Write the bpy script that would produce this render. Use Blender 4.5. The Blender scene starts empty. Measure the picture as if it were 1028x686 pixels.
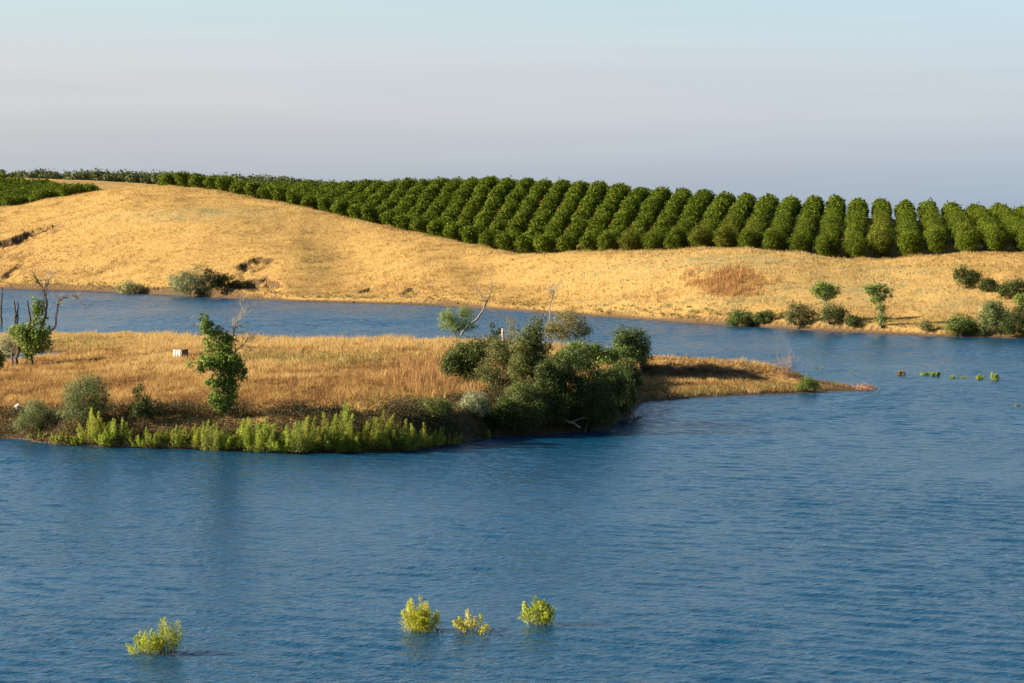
import bpy, math
import numpy as np
from mathutils import Vector

rng = np.random.default_rng(7)
C = bpy.context.scene.collection
R = math.radians

# ------------------------------------------------------------------ camera numbers
H = 20.0                      # eye height above the lake
FP = 2855.0                   # focal length in photograph pixels (100 mm lens)
V_HOR = 208.0                 # eye-level row
TH = math.atan((343 - V_HOR) / FP)
CT, ST = math.cos(TH), math.sin(TH)


def ray_pt(u, v, Y):
    """world point on the sight line of a photo pixel at forward distance Y"""
    a, b = (u - 514) / FP, (343 - v) / FP
    dy = CT + b * ST
    dz = -ST + b * CT
    k = Y / dy
    return np.array([a * k, Y, H + dz * k])


def zray(v, D):
    b = (343 - v) / FP
    return H + (-ST + b * CT) / (CT + b * ST) * D


def dwater(v):
    b = (343 - v) / FP
    return H / ((ST - b * CT) / (CT + b * ST))


def proj(P):
    x, y, z = P[..., 0], P[..., 1], P[..., 2] - H
    d = y * CT - z * ST
    return 514 + FP * x / d, 343 - FP * (y * ST + z * CT) / d, d


# ------------------------------------------------------------------ noise
def _hash(ix, iy, s):
    n = (ix.astype(np.int64) * 374761393 + iy.astype(np.int64) * 668265263 + s * 1442695041) & 0x7fffffff
    n = ((n ^ (n >> 13)) * 1274126177) & 0x7fffffff
    n = n ^ (n >> 16)
    return (n & 0xffff) / 65535.0


def vnoise(x, y, s=0):
    ix, iy = np.floor(x), np.floor(y)
    fx, fy = x - ix, y - iy
    fx, fy = fx * fx * (3 - 2 * fx), fy * fy * (3 - 2 * fy)
    a, b = _hash(ix, iy, s), _hash(ix + 1, iy, s)
    c, d = _hash(ix, iy + 1, s), _hash(ix + 1, iy + 1, s)
    return (a + (b - a) * fx) * (1 - fy) + (c + (d - c) * fx) * fy - 0.5


def fbm(x, y, s=0, o=4):
    t, a = 0, 1.0
    for k in range(o):
        t = t + a * vnoise(x * 2 ** k, y * 2 ** k, s + k * 17)
        a *= 0.5
    return t


def sstep(a, b, x):
    t = np.clip((x - a) / (b - a), 0, 1)
    return t * t * (3 - 2 * t)


# ------------------------------------------------------------------ terrain tables (azimuth u -> profile)
UG = np.arange(-900, 2001, 1.0)


def table(pts, smooth=26):
    p = np.array(pts, float)
    y = np.interp(UG, p[:, 0], p[:, 1])
    k = np.hanning(smooth + 2)
    k /= k.sum()
    yp = np.pad(y, smooth, mode='edge')
    y = np.convolve(yp, k, 'same')[smooth:-smooth]
    return lambda u: np.interp(u, UG, y)


shore_v = table([(-900, 275), (-300, 283), (0, 290), (100, 293), (200, 298), (300, 303), (440, 307), (600, 318), (700, 325), (800, 331), (940, 338), (1028, 340), (1330, 345), (2000, 350)])
ridge_v = table([(-900, 240), (-300, 226), (0, 207.5), (50, 199), (95, 191), (130, 187.5), (175, 187), (230, 194), (300, 206), (350, 218), (400, 229), (450, 240), (500, 250.5), (525, 254), (560, 253), (640, 250), (700, 248.5), (750, 248.5), (800, 252), (850, 259), (872, 262), (900, 261), (960, 256), (1028, 253), (1330, 250), (2000, 250)], 24)
ridge_D = table([(-900, 850), (0, 830), (95, 820), (175, 800), (300, 735), (400, 690), (520, 625), (640, 590), (750, 560), (870, 530), (1028, 515), (1330, 505), (2000, 500)], 60)
crest_D = table([(-900, 950), (0, 960), (95, 980), (180, 1000), (300, 850), (400, 775), (480, 740), (600, 700), (760, 675), (1028, 650), (2000, 630)], 60)
TREE_H = 4.5
crest_top_v = table([(-900, 170), (0, 178.5), (60, 184), (95, 190), (130, 187), (180, 184.5), (250, 184.5), (300, 182), (350, 180.5), (400, 178.5), (450, 176), (480, 175.5), (560, 178), (600, 180), (640, 184), (700, 188), (760, 193), (850, 197), (950, 202), (1028, 206), (1330, 220), (2000, 235)], 30)
field_z = table([(-900, 34), (0, 31), (60, 30.2), (130, 29.2), (175, 28.0), (230, 25.5), (300, 20), (400, 17), (600, 13), (1028, 9), (2000, 4)], 50)
far_z = table([(-900, 33), (0, 32.5), (100, 32), (200, 31), (300, 30), (350, 26), (450, 20), (600, 16), (1028, 9), (2000, 5)], 60)
range_z = table([(-900, 150), (-200, 140), (0, 124), (60, 119), (110, 104), (170, 40), (230, -300), (2000, -300)], 40)

# eroded cut banks on the hillside: list of (u,v) polylines, height, recovery length
SCARS = [([(-60, 262), (0, 246), (18, 240), (40, 232), (62, 229)], 2.1, 14), ([(-40, 262), (10, 256), (38, 252)], 1.4, 7), ([(0, 283), (16, 268), (26, 258)], 1.6, 7),
         ([(240, 268), (262, 263), (278, 262)], 2.8, 9), ([(246, 282), (265, 276), (284, 288)], 2.4, 9), ([(360, 292), (371, 284), (378, 286)], 1.5, 6), ([(404, 292), (412, 285), (428, 290)], 1.8, 6),
         ([(640, 300), (660, 296), (684, 298)], .8, 6), ([(146, 270), (160, 268), (172, 270)], .8, 6), ([(56, 276), (80, 272), (110, 275)], .6, 6)]


def pl(D, Ds, zs):
    z = np.full_like(D, 0.0) + zs[0]
    for k in range(len(Ds) - 1):
        t = np.clip((D - Ds[k]) / np.maximum(Ds[k + 1] - Ds[k], 1e-3), 0, 1)
        z = z + (zs[k + 1] - zs[k]) * t
    return z


def hill_raw(u, D):
    D0 = dwater(shore_v(u))
    Dr = ridge_D(u)
    zr = zray(ridge_v(u), Dr)
    Dc = crest_D(u)
    zc = zray(crest_top_v(u), Dc) - TREE_H
    zb = np.minimum(zr - 0.4 + (zc - zr) * 0.06, zr + 0.3)
    dip = sstep(230, 320, u) * (1 - sstep(835, 872, u))
    zb = zb * (1 - dip) + (zr - 1.5) * dip
    zb = np.where(u < 200, zb - 2.0 * (1 - u.clip(0, 200) / 200), zb)
    Ds = [D0 - 60, D0, D0 + 0.55 * (Dr - D0), Dr, Dr + 22, Dc, Dc + 90, 1500 + 0 * u, 2200 + 0 * u, 5000 + 0 * u, 9000 + 0 * u, 14000 + 0 * u]
    mid = .56 + .13 * np.exp(-((u - 150) / 120) ** 2) - .21 * np.exp(-((u - 530) / 62) ** 2) + .13 * np.exp(-((u - 715) / 85) ** 2) - .08 * np.exp(-((u - 900) / 60) ** 2) - .10 * np.exp(-((u - 345) / 45) ** 2) + .05 * np.exp(-((u - 430) / 40) ** 2)
    zs = [-6 + 0 * u, 0 * u, mid * zr, zr, zb, zc, field_z(u), far_z(u), -40 + 0 * u, -220 + 0 * u, range_z(u), -420 + 0 * u]
    w = np.clip((D - D0) / 5.0, 0.05, 7.0)
    z = 0
    for k in (-1, -.6, -.2, .2, .6, 1):
        z = z + pl(D + k * w, Ds, zs)
    return z / 6, D0, Dr


def hill(x, y):
    D = y
    u = 514 + FP * x / np.maximum(y, 1)
    z, D0, Dr = hill_raw(u, D)
    inland = sstep(0, 14, D - D0)
    near = 1 - sstep(900, 1400, D)
    amp = inland * near
    z = z + amp * (1.7 * fbm(x / 34, y / 40, 3, 3) * (1 - sstep(-60, 5, D - Dr) * .75) + 0.5 * fbm(x / 7.5, y / 6.0, 9, 4))
    # low eroded bank at the waterline
    jag = 2.4 * fbm(x / 9, y * 0 + 1.5, 5, 3)
    bh = 0.45 + 1.5 * (fbm(x / 22, y * 0 + 7.7, 6, 2) + .3).clip(0)
    edge = D - D0 - .8 - .6 * jag
    z = np.where(edge < 0, np.minimum(z, -.1 + .1 * edge.clip(-20, 0)), z) + bh * sstep(0, .9, edge) * (1 - sstep(3, 28, D - D0))
    # scars
    for pts, A, L in SCARS:
        p = np.array(pts, float)
        m = (u > p[0, 0] - 4) & (u < p[-1, 0] + 4) & (D < 900)
        if not m.any():
            continue
        uu, dd, xx, yy = u[m], D[m], x[m], y[m]
        vv = np.interp(uu, p[:, 0], p[:, 1])
        base = (dwater(shore_v(uu)))
        fr = (shore_v(uu) - vv) / (shore_v(uu) - ridge_v(uu))
        Dl = base + (ridge_D(uu) - base) * fr.clip(0, 1) ** 1.15 + 5.5 * fbm(xx / 4.0, yy * 0, 21, 4)
        e = sstep(p[0, 0] - 4, p[0, 0] + 9, uu) * (1 - sstep(p[-1, 0] - 14, p[-1, 0] + 4, uu + 8 * fbm(dd / 3, xx * 0, 37, 2)))
        cut = A * e * (1 - sstep(-.5, .7, dd - Dl)) * np.exp(-np.clip(Dl - dd, 0, 99) / L)
        z[m] -= cut * (0.8 + 1.5 * fbm(xx / 2.4, yy / 2.6, 33, 3)).clip(0, 2)
    return z


# ------------------------------------------------------------------ island
is_n = table([(-400, 432), (-150, 436), (0, 440), (60, 447), (100, 449), (200, 452), (300, 455), (400, 454), (455, 446), (490, 439), (540, 437), (600, 432), (628, 422), (642, 405), (700, 399.5), (780, 396.5), (830, 394.5), (870, 393), (893, 392)], 14)
is_k = table([(-400, 333), (0, 333), (60, 332), (130, 332), (200, 335), (230, 335), (300, 338), (400, 338), (500, 341), (560, 345), (620, 353), (660, 354), (700, 355), (750, 359), (775, 363), (795, 371), (815, 383), (850, 388), (893, 391.5)], 16)
is_D = table([(-400, 450), (0, 436), (60, 430), (130, 405), (200, 375), (300, 350), (400, 342), (560, 340), (615, 328), (640, 321), (700, 320), (780, 319.5), (830, 316), (893, 313)], 40)
is_b = table([(-400, 1.3), (0, 1.5), (60, 2.0), (140, 2.6), (300, 2.7), (400, 2.6), (500, 2.4), (600, 2.2), (630, 1.2), (650, 0.5), (700, .45), (800, .35), (893, .1)], 24)


def island(x, y):
    u = 514 + FP * x / np.maximum(y, 1)
    D = y
    jag = 1.0 * fbm(x / 6, y * 0 + 3.3, 41, 3)
    Dn = dwater(is_n(u)) + jag * sstep(-50, 0, 893 - u)
    Dk = is_D(u)
    zk = zray(is_k(u) + 4.0 * sstep(-40, 20, 790 - u), Dk)
    zb = is_b(u)
    bw = 4.0 + 1.2 * fbm(x / 5, y * 0 + 9, 44, 2)
    right = sstep(630, 655, u)
    # right-hand spit: low beach, then a steep little scarp, then the grassy top
    sc = 4.2 + 1.4 * fbm(x / 4, y * 0 + 4, 46, 3)
    Dm = Dn + bw
    Ds = [Dn - 14, Dn, Dm, np.where(right > .5, np.maximum(Dk - sc, Dm + .5), Dm + 8), np.where(right > .5, np.maximum(Dk - sc + 1.0, Dm + 1), Dm + 20), Dk, Dk + 10, Dk + 30]
    z3 = (zb + .25 * (zk - zb)) * (1 - right) + (zb + .18 * (zk - zb)) * right
    z4 = (zb + .40 * (zk - zb)) * (1 - right) + (zb + .74 * (zk - zb)) * right
    zs = [-2.5 + 0 * u, -.1 + 0 * u, zb, z3, z4, zk, 0 * u - .2, -4 + 0 * u]
    z = 0
    for k in (-.5, 0, .5):
        z = z + pl(D + k, Ds, zs)
    z = z / 3
    inl = sstep(1, 8, D - Dn) * (1 - sstep(-6, 2, D - Dk))
    z = z + inl * (0.35 * fbm(x / 13, y / 13, 51, 3) + .16 * fbm(x / 2.6, y / 2.6, 57, 2)) * (1 - .7 * right)
    z = z - 6 * sstep(880, 905, u)
    # the little backwater on the left
    px, py = (31 - 514) / FP * 376, 376.0
    q = np.sqrt(((x - px) / 5.0) ** 2 + ((y - py) / 17) ** 2) + .5 * fbm(x / 5, y / 9, 61, 2)
    z = np.where(q < 1.6, z * sstep(.75, 1.6, q) - .7 * (1 - sstep(.55, .95, q)), z)
    return np.where(D > 500, -9, z)


def ground(x, y):
    x, y = np.atleast_1d(np.asarray(x, float)), np.atleast_1d(np.asarray(y, float))
    return np.maximum(hill(x, y), island(x, y))


def place(u, v):
    """the ground point seen at a photo pixel (water counts as ground at z=0)"""
    Y = np.concatenate([np.arange(110, 470, .4), np.arange(470, 1300, 1.0)])
    P = np.array([ray_pt(u, v, t) for t in (Y[0], Y[-1])])
    t = (Y - Y[0]) / (Y[-1] - Y[0])
    X = P[0][None] + (P[1] - P[0])[None] * t[:, None]
    g = np.maximum(ground(X[:, 0], X[:, 1]), 0)
    k = int(np.argmax(X[:, 2] <= g + 1e-6)) if (X[:, 2] <= g).any() else len(Y) - 1
    return np.array([X[k, 0], X[k, 1], g[k]])


# ------------------------------------------------------------------ mesh helpers
def raw_mesh(name, V, F, col=None, smooth=False):
    """V (n,3), F (m,k) constant polygon size, col (n,3) per vertex"""
    me = bpy.data.meshes.new(name)
    V = np.ascontiguousarray(V, np.float32)
    F = np.ascontiguousarray(F, np.int32)
    n, m, k = len(V), len(F), F.shape[1]
    me.vertices.add(n)
    me.vertices.foreach_set('co', V.ravel())
    me.loops.add(m * k)
    me.loops.foreach_set('vertex_index', F.ravel())
    me.polygons.add(m)
    me.polygons.foreach_set('loop_start', np.arange(0, m * k, k, dtype=np.int32))
    me.polygons.foreach_set('use_smooth', np.full(m, smooth))
    if col is not None:
        a = me.attributes.new('tint', 'FLOAT_COLOR', 'POINT')
        c = np.ones((n, 4), np.float32)
        c[:, :3] = col
        a.data.foreach_set('color', c.ravel())
    me.update(calc_edges=True)
    me.validate()
    return me


def link(name, me, mat, parent=None, **props):
    o = bpy.data.objects.new(name, me)
    C.objects.link(o)
    if mat is not None and not me.materials:
        me.materials.append(mat)
    if parent is not None:
        o.parent = parent
    for k, v in props.items():
        o[k] = v
    return o


def thing(name, label, cat, loc, group=None):
    o = bpy.data.objects.new(name, None)
    o.empty_display_size = .3
    C.objects.link(o)
    o.location = loc
    o['label'] = label
    o['category'] = cat
    if group:
        o['group'] = group
    return o


def unit(a):
    return a / np.maximum(np.linalg.norm(a, axis=-1, keepdims=True), 1e-9)


def leaves(P, N, L, W, col, T=None):
    """one rhombic leaf face per point; returns V, F, colour"""
    n = len(P)
    if T is None:
        T = rng.normal(size=(n, 3))
    T = unit(T - N * (T * N).sum(1, keepdims=True))
    B = np.cross(N, T)
    L, W = np.broadcast_to(L, n)[:, None], np.broadcast_to(W, n)[:, None]
    V = np.stack([P - T * L / 2, P + B * W / 2 + T * L * .08, P + T * L / 2, P - B * W / 2 + T * L * .08], 1).reshape(-1, 3)
    F = np.arange(4 * n).reshape(n, 4)
    return V, F, np.repeat(col, 4, 0)


def palette(pal, n, t=None):
    pal = np.array(pal, float)
    if t is None:
        t = rng.random(n)
    t = np.clip(t, 0, .999) * (len(pal) - 1)
    i = t.astype(int)
    f = (t - i)[:, None]
    c = pal[i] * (1 - f) + pal[np.minimum(i + 1, len(pal) - 1)] * f
    return c * rng.uniform(.82, 1.18, (n, 1))


def crown(lumps, n, size, pal, clumps=40, cr=.28, aspect=.55, up=.35, zmin=.03, ragged=.0):
    """leaf cloud: lumps = [(x,y,z,rx,ry,rz)], leaves gathered in clumps near the surface"""
    L = np.array(lumps, float)
    n, clumps, cr, size = int(n * 1.9), int(clumps * 1.5), cr * 1.45, size * .92
    vol = (L[:, 3] * L[:, 4] * L[:, 5]) ** .55
    k = rng.choice(len(L), clumps, p=vol / vol.sum())
    d = unit(rng.normal(size=(clumps, 3)))
    rr = rng.random(clumps) ** .40
    rr = rr * (.90 + ragged * rng.normal(size=clumps))
    ctr = L[k, :3] + d * L[k, 3:] * rr[:, None]
    mean_r = (L[k, 3] * L[k, 5]) ** .5
    crad = cr * mean_r * rng.uniform(.6, 1.35, clumps)
    tone = rng.random(clumps)
    w = crad ** 2
    j = rng.choice(clumps, n, p=w / w.sum())
    e = unit(rng.normal(size=(n, 3)))
    q = rng.random(n) ** .5 * (1 + .25 * rng.normal(size=n).clip(-1, 2))
    P = ctr[j] + e * (crad[j] * q)[:, None] * np.array([1, 1, .85])
    fill = rng.random(n) < .22
    e2 = unit(rng.normal(size=(n, 3)))
    P2 = L[k[j], :3] + e2 * L[k[j], 3:] * (rng.random(n) ** .4)[:, None]
    P[fill] = P2[fill]
    out = unit((P - L[k[j], :3]) / L[k[j], 3:])
    N = unit(.7 * e + .6 * out + .75 * rng.normal(size=(n, 3)) + np.array([0, 0, up]))
    col = palette(pal, n, .65 * tone[j] + .35 * rng.random(n))
    m = P[:, 2] > zmin
    P, N, col = P[m], N[m], col[m]
    s = size * rng.uniform(.4, 1.5, len(P))
    return leaves(P, N, s, s * aspect, col)


def tube(pts, rad, n=5):
    P = np.array(pts, float)
    rad = np.array(rad, float)
    T = np.gradient(P, axis=0)
    T = unit(T)
    ref = np.array([.37, .83, .41])
    A = unit(np.cross(T, ref))
    B = np.cross(T, A)
    a = np.arange(n) * 2 * math.pi / n
    V = P[:, None] + rad[:, None, None] * (np.cos(a)[None, :, None] * A[:, None] + np.sin(a)[None, :, None] * B[:, None])
    V = V.reshape(-1, 3)
    F = []
    for i in range(len(P) - 1):
        for j in range(n):
            F.append((i * n + j, i * n + (j + 1) % n, (i + 1) * n + (j + 1) % n, (i + 1) * n + j))
    return V, np.array(F)


def join(parts):
    V, F, K, o = [], [], [], 0
    for p in parts:
        V.append(p[0])
        F.append(np.asarray(p[1]) + o)
        if len(p) > 2:
            K.append(p[2])
        o += len(p[0])
    return (np.concatenate(V), np.concatenate(F)) + ((np.concatenate(K),) if K else ())


def twigs(p, d, length, rad, depth, spread=.55, grav=0.0, kids=(2, 4)):
    """recursive bare branches -> list of tubes"""
    out = []
    n = 5
    pts, q, dd = [np.array(p, float)], np.array(p, float), unit(np.array(d, float))
    for i in range(n):
        dd = unit(dd + rng.normal(size=3) * .16 + np.array([0, 0, .05 - grav]))
        q = q + dd * length / n
        pts.append(q)
    out.append(tube(pts, np.linspace(rad, rad * .45, n + 1), 5 if depth > 1 else 3))
    if depth > 0:
        for _ in range(rng.integers(*kids) + 1):
            i = rng.integers(2, n + 1)
            nd = unit(dd + rng.normal(size=3) * spread)
            out += twigs(pts[i], nd, length * rng.uniform(.5, .8), max(rad * .5, .012), depth - 1, spread, grav, kids)
    return out


# ------------------------------------------------------------------ materials
def new_mat(name):
    m = bpy.data.materials.new(name)
    m.use_nodes = True
    nt = m.node_tree
    nt.nodes.clear()
    return m, nt, nt.nodes, nt.links


def leaf_material(name, trans=.35, rough=.55, gain=1.0, spec=.15):
    m, nt, N, Lk = new_mat(name)
    out = N.new('ShaderNodeOutputMaterial')
    at = N.new('ShaderNodeAttribute'); at.attribute_name = 'tint'
    oi = N.new('ShaderNodeObjectInfo')
    mr = N.new('ShaderNodeMapRange'); mr.inputs['To Min'].default_value = .88; mr.inputs['To Max'].default_value = 1.12
    Lk.new(oi.outputs['Random'], mr.inputs['Value'])
    hs = N.new('ShaderNodeHueSaturation'); hs.inputs['Saturation'].default_value = 1.0
    Lk.new(at.outputs['Color'], hs.inputs['Color'])
    vm = N.new('ShaderNodeMath'); vm.operation = 'MULTIPLY'; vm.inputs[1].default_value = gain
    Lk.new(mr.outputs[0], vm.inputs[0]); Lk.new(vm.outputs[0], hs.inputs['Value'])
    pb = N.new('ShaderNodeBsdfPrincipled'); pb.inputs['Roughness'].default_value = rough
    pb.inputs['Specular IOR Level'].default_value = spec
    tr = N.new('ShaderNodeBsdfTranslucent')
    mx = N.new('ShaderNodeMixShader'); mx.inputs[0].default_value = trans
    Lk.new(hs.outputs[0], pb.inputs['Base Color']); Lk.new(hs.outputs[0], tr.inputs['Color'])
    Lk.new(pb.outputs[0], mx.inputs[1]); Lk.new(tr.outputs[0], mx.inputs[2]); Lk.new(mx.outputs[0], out.inputs[0])
    return m


def noise_node(N, Lk, vec, scale, detail=4, rough=.55):
    n = N.new('ShaderNodeTexNoise')
    n.inputs['Scale'].default_value = scale
    n.inputs['Detail'].default_value = detail
    n.inputs['Roughness'].default_value = rough
    Lk.new(vec, n.inputs['Vector'])
    return n


def ramp(N, Lk, fac, stops):
    r = N.new('ShaderNodeValToRGB')
    e = r.color_ramp.elements
    e[0].position, e[0].color = stops[0][0], (*stops[0][1], 1)
    e[1].position, e[1].color = stops[-1][0], (*stops[-1][1], 1)
    for p, c in stops[1:-1]:
        k = e.new(p); k.color = (*c, 1)
    Lk.new(fac, r.inputs[0])
    return r


def bark_material(name, c1, c2, scale=6):
    m, nt, N, Lk = new_mat(name)
    out = N.new('ShaderNodeOutputMaterial')
    tc = N.new('ShaderNodeTexCoord')
    n = noise_node(N, Lk, tc.outputs['Object'], scale, 5)
    r = ramp(N, Lk, n.outputs['Fac'], [(.3, c1), (.7, c2)])
    pb = N.new('ShaderNodeBsdfPrincipled'); pb.inputs['Roughness'].default_value = .85
    bp = N.new('ShaderNodeBump'); bp.inputs['Strength'].default_value = .5
    Lk.new(n.outputs['Fac'], bp.inputs['Height']); Lk.new(bp.outputs[0], pb.inputs['Normal'])
    Lk.new(r.outputs[0], pb.inputs['Base Color']); Lk.new(pb.outputs[0], out.inputs[0])
    return m


def soil_material(name, straw, straw2, dirt, dirt2):
    m, nt, N, Lk = new_mat(name)
    out = N.new('ShaderNodeOutputMaterial')
    tc = N.new('ShaderNodeTexCoord')
    geo = N.new('ShaderNodeNewGeometry')
    sep = N.new('ShaderNodeSeparateXYZ'); Lk.new(geo.outputs['Normal'], sep.inputs[0])
    n1 = noise_node(N, Lk, tc.outputs['Object'], .06, 6, .6)
    n2 = noise_node(N, Lk, tc.outputs['Object'], 1.3, 5, .65)
    mx = N.new('ShaderNodeMath'); mx.operation = 'MULTIPLY_ADD'; mx.inputs[1].default_value = .55
    sc = N.new('ShaderNodeMath'); sc.operation = 'MULTIPLY'; sc.inputs[1].default_value = .45
    Lk.new(n1.outputs['Fac'], sc.inputs[0]); Lk.new(n2.outputs['Fac'], mx.inputs[0]); Lk.new(sc.outputs[0], mx.inputs[2])
    rs = ramp(N, Lk, mx.outputs[0], [(.3, straw2), (.47, straw), (.6, straw), (.72, straw2)])
    rd = ramp(N, Lk, n2.outputs['Fac'], [(.3, dirt), (.7, dirt2)])
    mr = N.new('ShaderNodeMapRange'); mr.inputs['From Min'].default_value = .80; mr.inputs['From Max'].default_value = .93
    Lk.new(sep.outputs['Z'], mr.inputs['Value'])
    mix = N.new('ShaderNodeMixRGB'); Lk.new(mr.outputs[0], mix.inputs[0]); Lk.new(rd.outputs[0], mix.inputs[1]); Lk.new(rs.outputs[0], mix.inputs[2])
    spz = N.new('ShaderNodeSeparateXYZ'); Lk.new(geo.outputs['Position'], spz.inputs[0])
    wz = N.new('ShaderNodeMath'); wz.operation = 'MULTIPLY_ADD'; wz.inputs[1].default_value = -.5
    Lk.new(n2.outputs['Fac'], wz.inputs[0]); Lk.new(spz.outputs['Z'], wz.inputs[2])
    wr = N.new('ShaderNodeMapRange'); wr.inputs['From Min'].default_value = .0; wr.inputs['From Max'].default_value = .35
    Lk.new(wz.outputs[0], wr.inputs['Value'])
    mud = N.new('ShaderNodeMixRGB'); mud.inputs[1].default_value = (.075, .05, .028, 1)
    Lk.new(wr.outputs[0], mud.inputs[0]); Lk.new(mix.outputs[0], mud.inputs[2])
    mix = mud
    pb = N.new('ShaderNodeBsdfPrincipled'); pb.inputs['Roughness'].default_value = .95; pb.inputs['Specular IOR Level'].default_value = .1
    bp = N.new('ShaderNodeBump'); bp.inputs['Strength'].default_value = .7; bp.inputs['Distance'].default_value = .35
    Lk.new(n2.outputs['Fac'], bp.inputs['Height']); Lk.new(bp.outputs[0], pb.inputs['Normal'])
    Lk.new(mix.outputs[0], pb.inputs['Base Color']); Lk.new(pb.outputs[0], out.inputs[0])
    return m


M_LEAF = leaf_material('green_leaves', .36, gain=1.5)
M_ORCH = leaf_material('orchard_leaves', .22, gain=1.12, spec=.04, rough=.7)
M_WILLOW = leaf_material('willow_leaves', .5, gain=1.5)
M_GRASS = leaf_material('dry_grass_blades', .35, .7, spec=.05)
M_BARK = bark_material('bark', (.045, .032, .02), (.13, .095, .06))
M_DEAD = bark_material('dead_wood', (.16, .125, .09), (.34, .28, .2))
M_DARKWOOD = bark_material('dark_dead_wood', (.03, .022, .015), (.08, .055, .035))
M_PALE = bark_material('pale_dry_wood', (.38, .31, .2), (.6, .5, .36))
M_HILL = soil_material('dry_hillside', (.36, .225, .072), (.23, .135, .042), (.06, .037, .018), (.115, .07, .034))
M_ISLE = soil_material('island_soil', (.28, .16, .055), (.17, .095, .035), (.045, .03, .016), (.09, .06, .03))

# water
def water_material():
    m, nt, N, Lk = new_mat('lake_water')
    out = N.new('ShaderNodeOutputMaterial')
    tc = N.new('ShaderNodeTexCoord')
    heights = []
    for (rot, sx, sy, scale, detail, w) in ((-30, .7, 1.0, 2.0, 3, .30), (-18, .6, 1.0, .7, 2, .16), (-40, .8, 1.0, 4.2, 2, .17)):
        mp = N.new('ShaderNodeMapping')
        mp.inputs['Rotation'].default_value = (0, 0, R(rot))
        mp.inputs['Scale'].default_value = (sx, sy, 1)
        Lk.new(tc.outputs['Object'], mp.inputs[0])
        n = noise_node(N, Lk, mp.outputs[0], scale, detail, .5)
        n.inputs['Distortion'].default_value = .35
        s = N.new('ShaderNodeMath'); s.operation = 'MULTIPLY'; s.inputs[1].default_value = w
        Lk.new(n.outputs['Fac'], s.inputs[0])
        heights.append(s)
    a = N.new('ShaderNodeMath'); Lk.new(heights[0].outputs[0], a.inputs[0]); Lk.new(heights[1].outputs[0], a.inputs[1])
    b = N.new('ShaderNodeMath'); Lk.new(a.outputs[0], b.inputs[0]); Lk.new(heights[2].outputs[0], b.inputs[1])
    # gusts: some patches of the surface are more ruffled than others
    g = noise_node(N, Lk, tc.outputs['Object'], .03, 3)
    gr = N.new('ShaderNodeMapRange'); gr.inputs['From Min'].default_value = .3; gr.inputs['From Max'].default_value = .7
    gr.inputs['To Min'].default_value = .5; gr.inputs['To Max'].default_value = 1.25
    Lk.new(g.outputs['Fac'], gr.inputs['Value'])
    hm = N.new('ShaderNodeMath'); hm.operation = 'MULTIPLY'; Lk.new(b.outputs[0], hm.inputs[0]); Lk.new(gr.outputs[0], hm.inputs[1])
    bp = N.new('ShaderNodeBump'); bp.inputs['Strength'].default_value = 1.0; bp.inputs['Distance'].default_value = .55
    Lk.new(hm.outputs[0], bp.inputs['Height'])
    pb = N.new('ShaderNodeBsdfPrincipled')
    pb.inputs['Base Color'].default_value = (.003, .040, .086, 1)
    pb.inputs['Roughness'].default_value = .16
    pb.inputs['IOR'].default_value = 1.36
    Lk.new(bp.outputs[0], pb.inputs['Normal'])
    Lk.new(pb.outputs[0], out.inputs[0])
    return m


M_WATER = water_material()


# ------------------------------------------------------------------ setting: terrain sheets and the lake
def grid_mesh(name, us, Ds, fn):
    U, D = np.meshgrid(us, Ds, indexing='ij')
    X, Y = (U - 514) / FP * D, D
    Z = fn(X.ravel(), Y.ravel()).reshape(X.shape)
    V = np.stack([X, Y, Z], -1).reshape(-1, 3)
    nu, nd = U.shape
    i = (np.arange(nu - 1)[:, None] * nd + np.arange(nd - 1)[None]).ravel()
    F = np.stack([i, i + nd, i + nd + 1, i + 1], 1)
    return raw_mesh(name, V, F, smooth=True)


us = np.concatenate([np.arange(-900, -60, 14), np.arange(-60, 1090, 2.5), np.arange(1090, 2001, 14)])
Ds = np.concatenate([[20, 60, 120, 200, 300, 360, 390], np.arange(400, 880, 1.3), np.arange(880, 1150, 5), np.geomspace(1160, 15000, 44)])
link('hillside_ground', grid_mesh('hillside_ground', us, Ds, hill), M_HILL, kind='structure')
us = np.concatenate([np.arange(-500, -60, 8), np.arange(-60, 930, 2.2)])
Ds = np.arange(215, 490, .8)
link('island_ground', grid_mesh('island_ground', us, Ds, island), M_ISLE, kind='structure')
us = np.concatenate([np.arange(-3200, -240, 60), np.arange(-240, 1270, 2.9), np.arange(1270, 4300, 60)])
Ds = np.concatenate([[-60, -5, 15, 40, 80, 104], np.arange(112, 350, .24), np.arange(350, 712, .42), [730, 800, 900]])
U, D = np.meshgrid(us, Ds, indexing='ij')
X, Y = (U - 514) / FP * np.where(D < 15, 15 + 0 * D, D), D
near0 = np.abs(D) < 30
X = np.where(D < 30, (U - 514) / FP * 500, X)
fade = sstep(-236, -190, U) * (1 - sstep(1220, 1264, U)) * sstep(104, 118, D) * (1 - sstep(700, 712, D))
gust = 1.0 + .8 * fbm(X / 42, Y / 55, 201, 3) + .4 * fbm(X / 9, Y / 14, 203, 2)
Z = np.zeros_like(X)
for n_ in range(54):
    lam = .55 * (2.9 / .55) ** (rng.random() ** 1.25)
    th = R(-90 - 27) + rng.normal() * .27
    kx, ky = math.cos(th) * 2 * math.pi / lam, math.sin(th) * 2 * math.pi / lam
    ph = kx * X + ky * Y + rng.uniform(0, 6.28)
    Z += .0185 * lam / 6.2832 * (np.sin(ph) + .25 * np.cos(2 * ph))
Z *= fade * gust.clip(.35, 1.8)
V = np.stack([X, Y, Z], -1).reshape(-1, 3)
nu, nd = U.shape
i_ = (np.arange(nu - 1)[:, None] * nd + np.arange(nd - 1)[None]).ravel()
F = np.stack([i_, i_ + nd, i_ + nd + 1, i_ + 1], 1)
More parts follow.
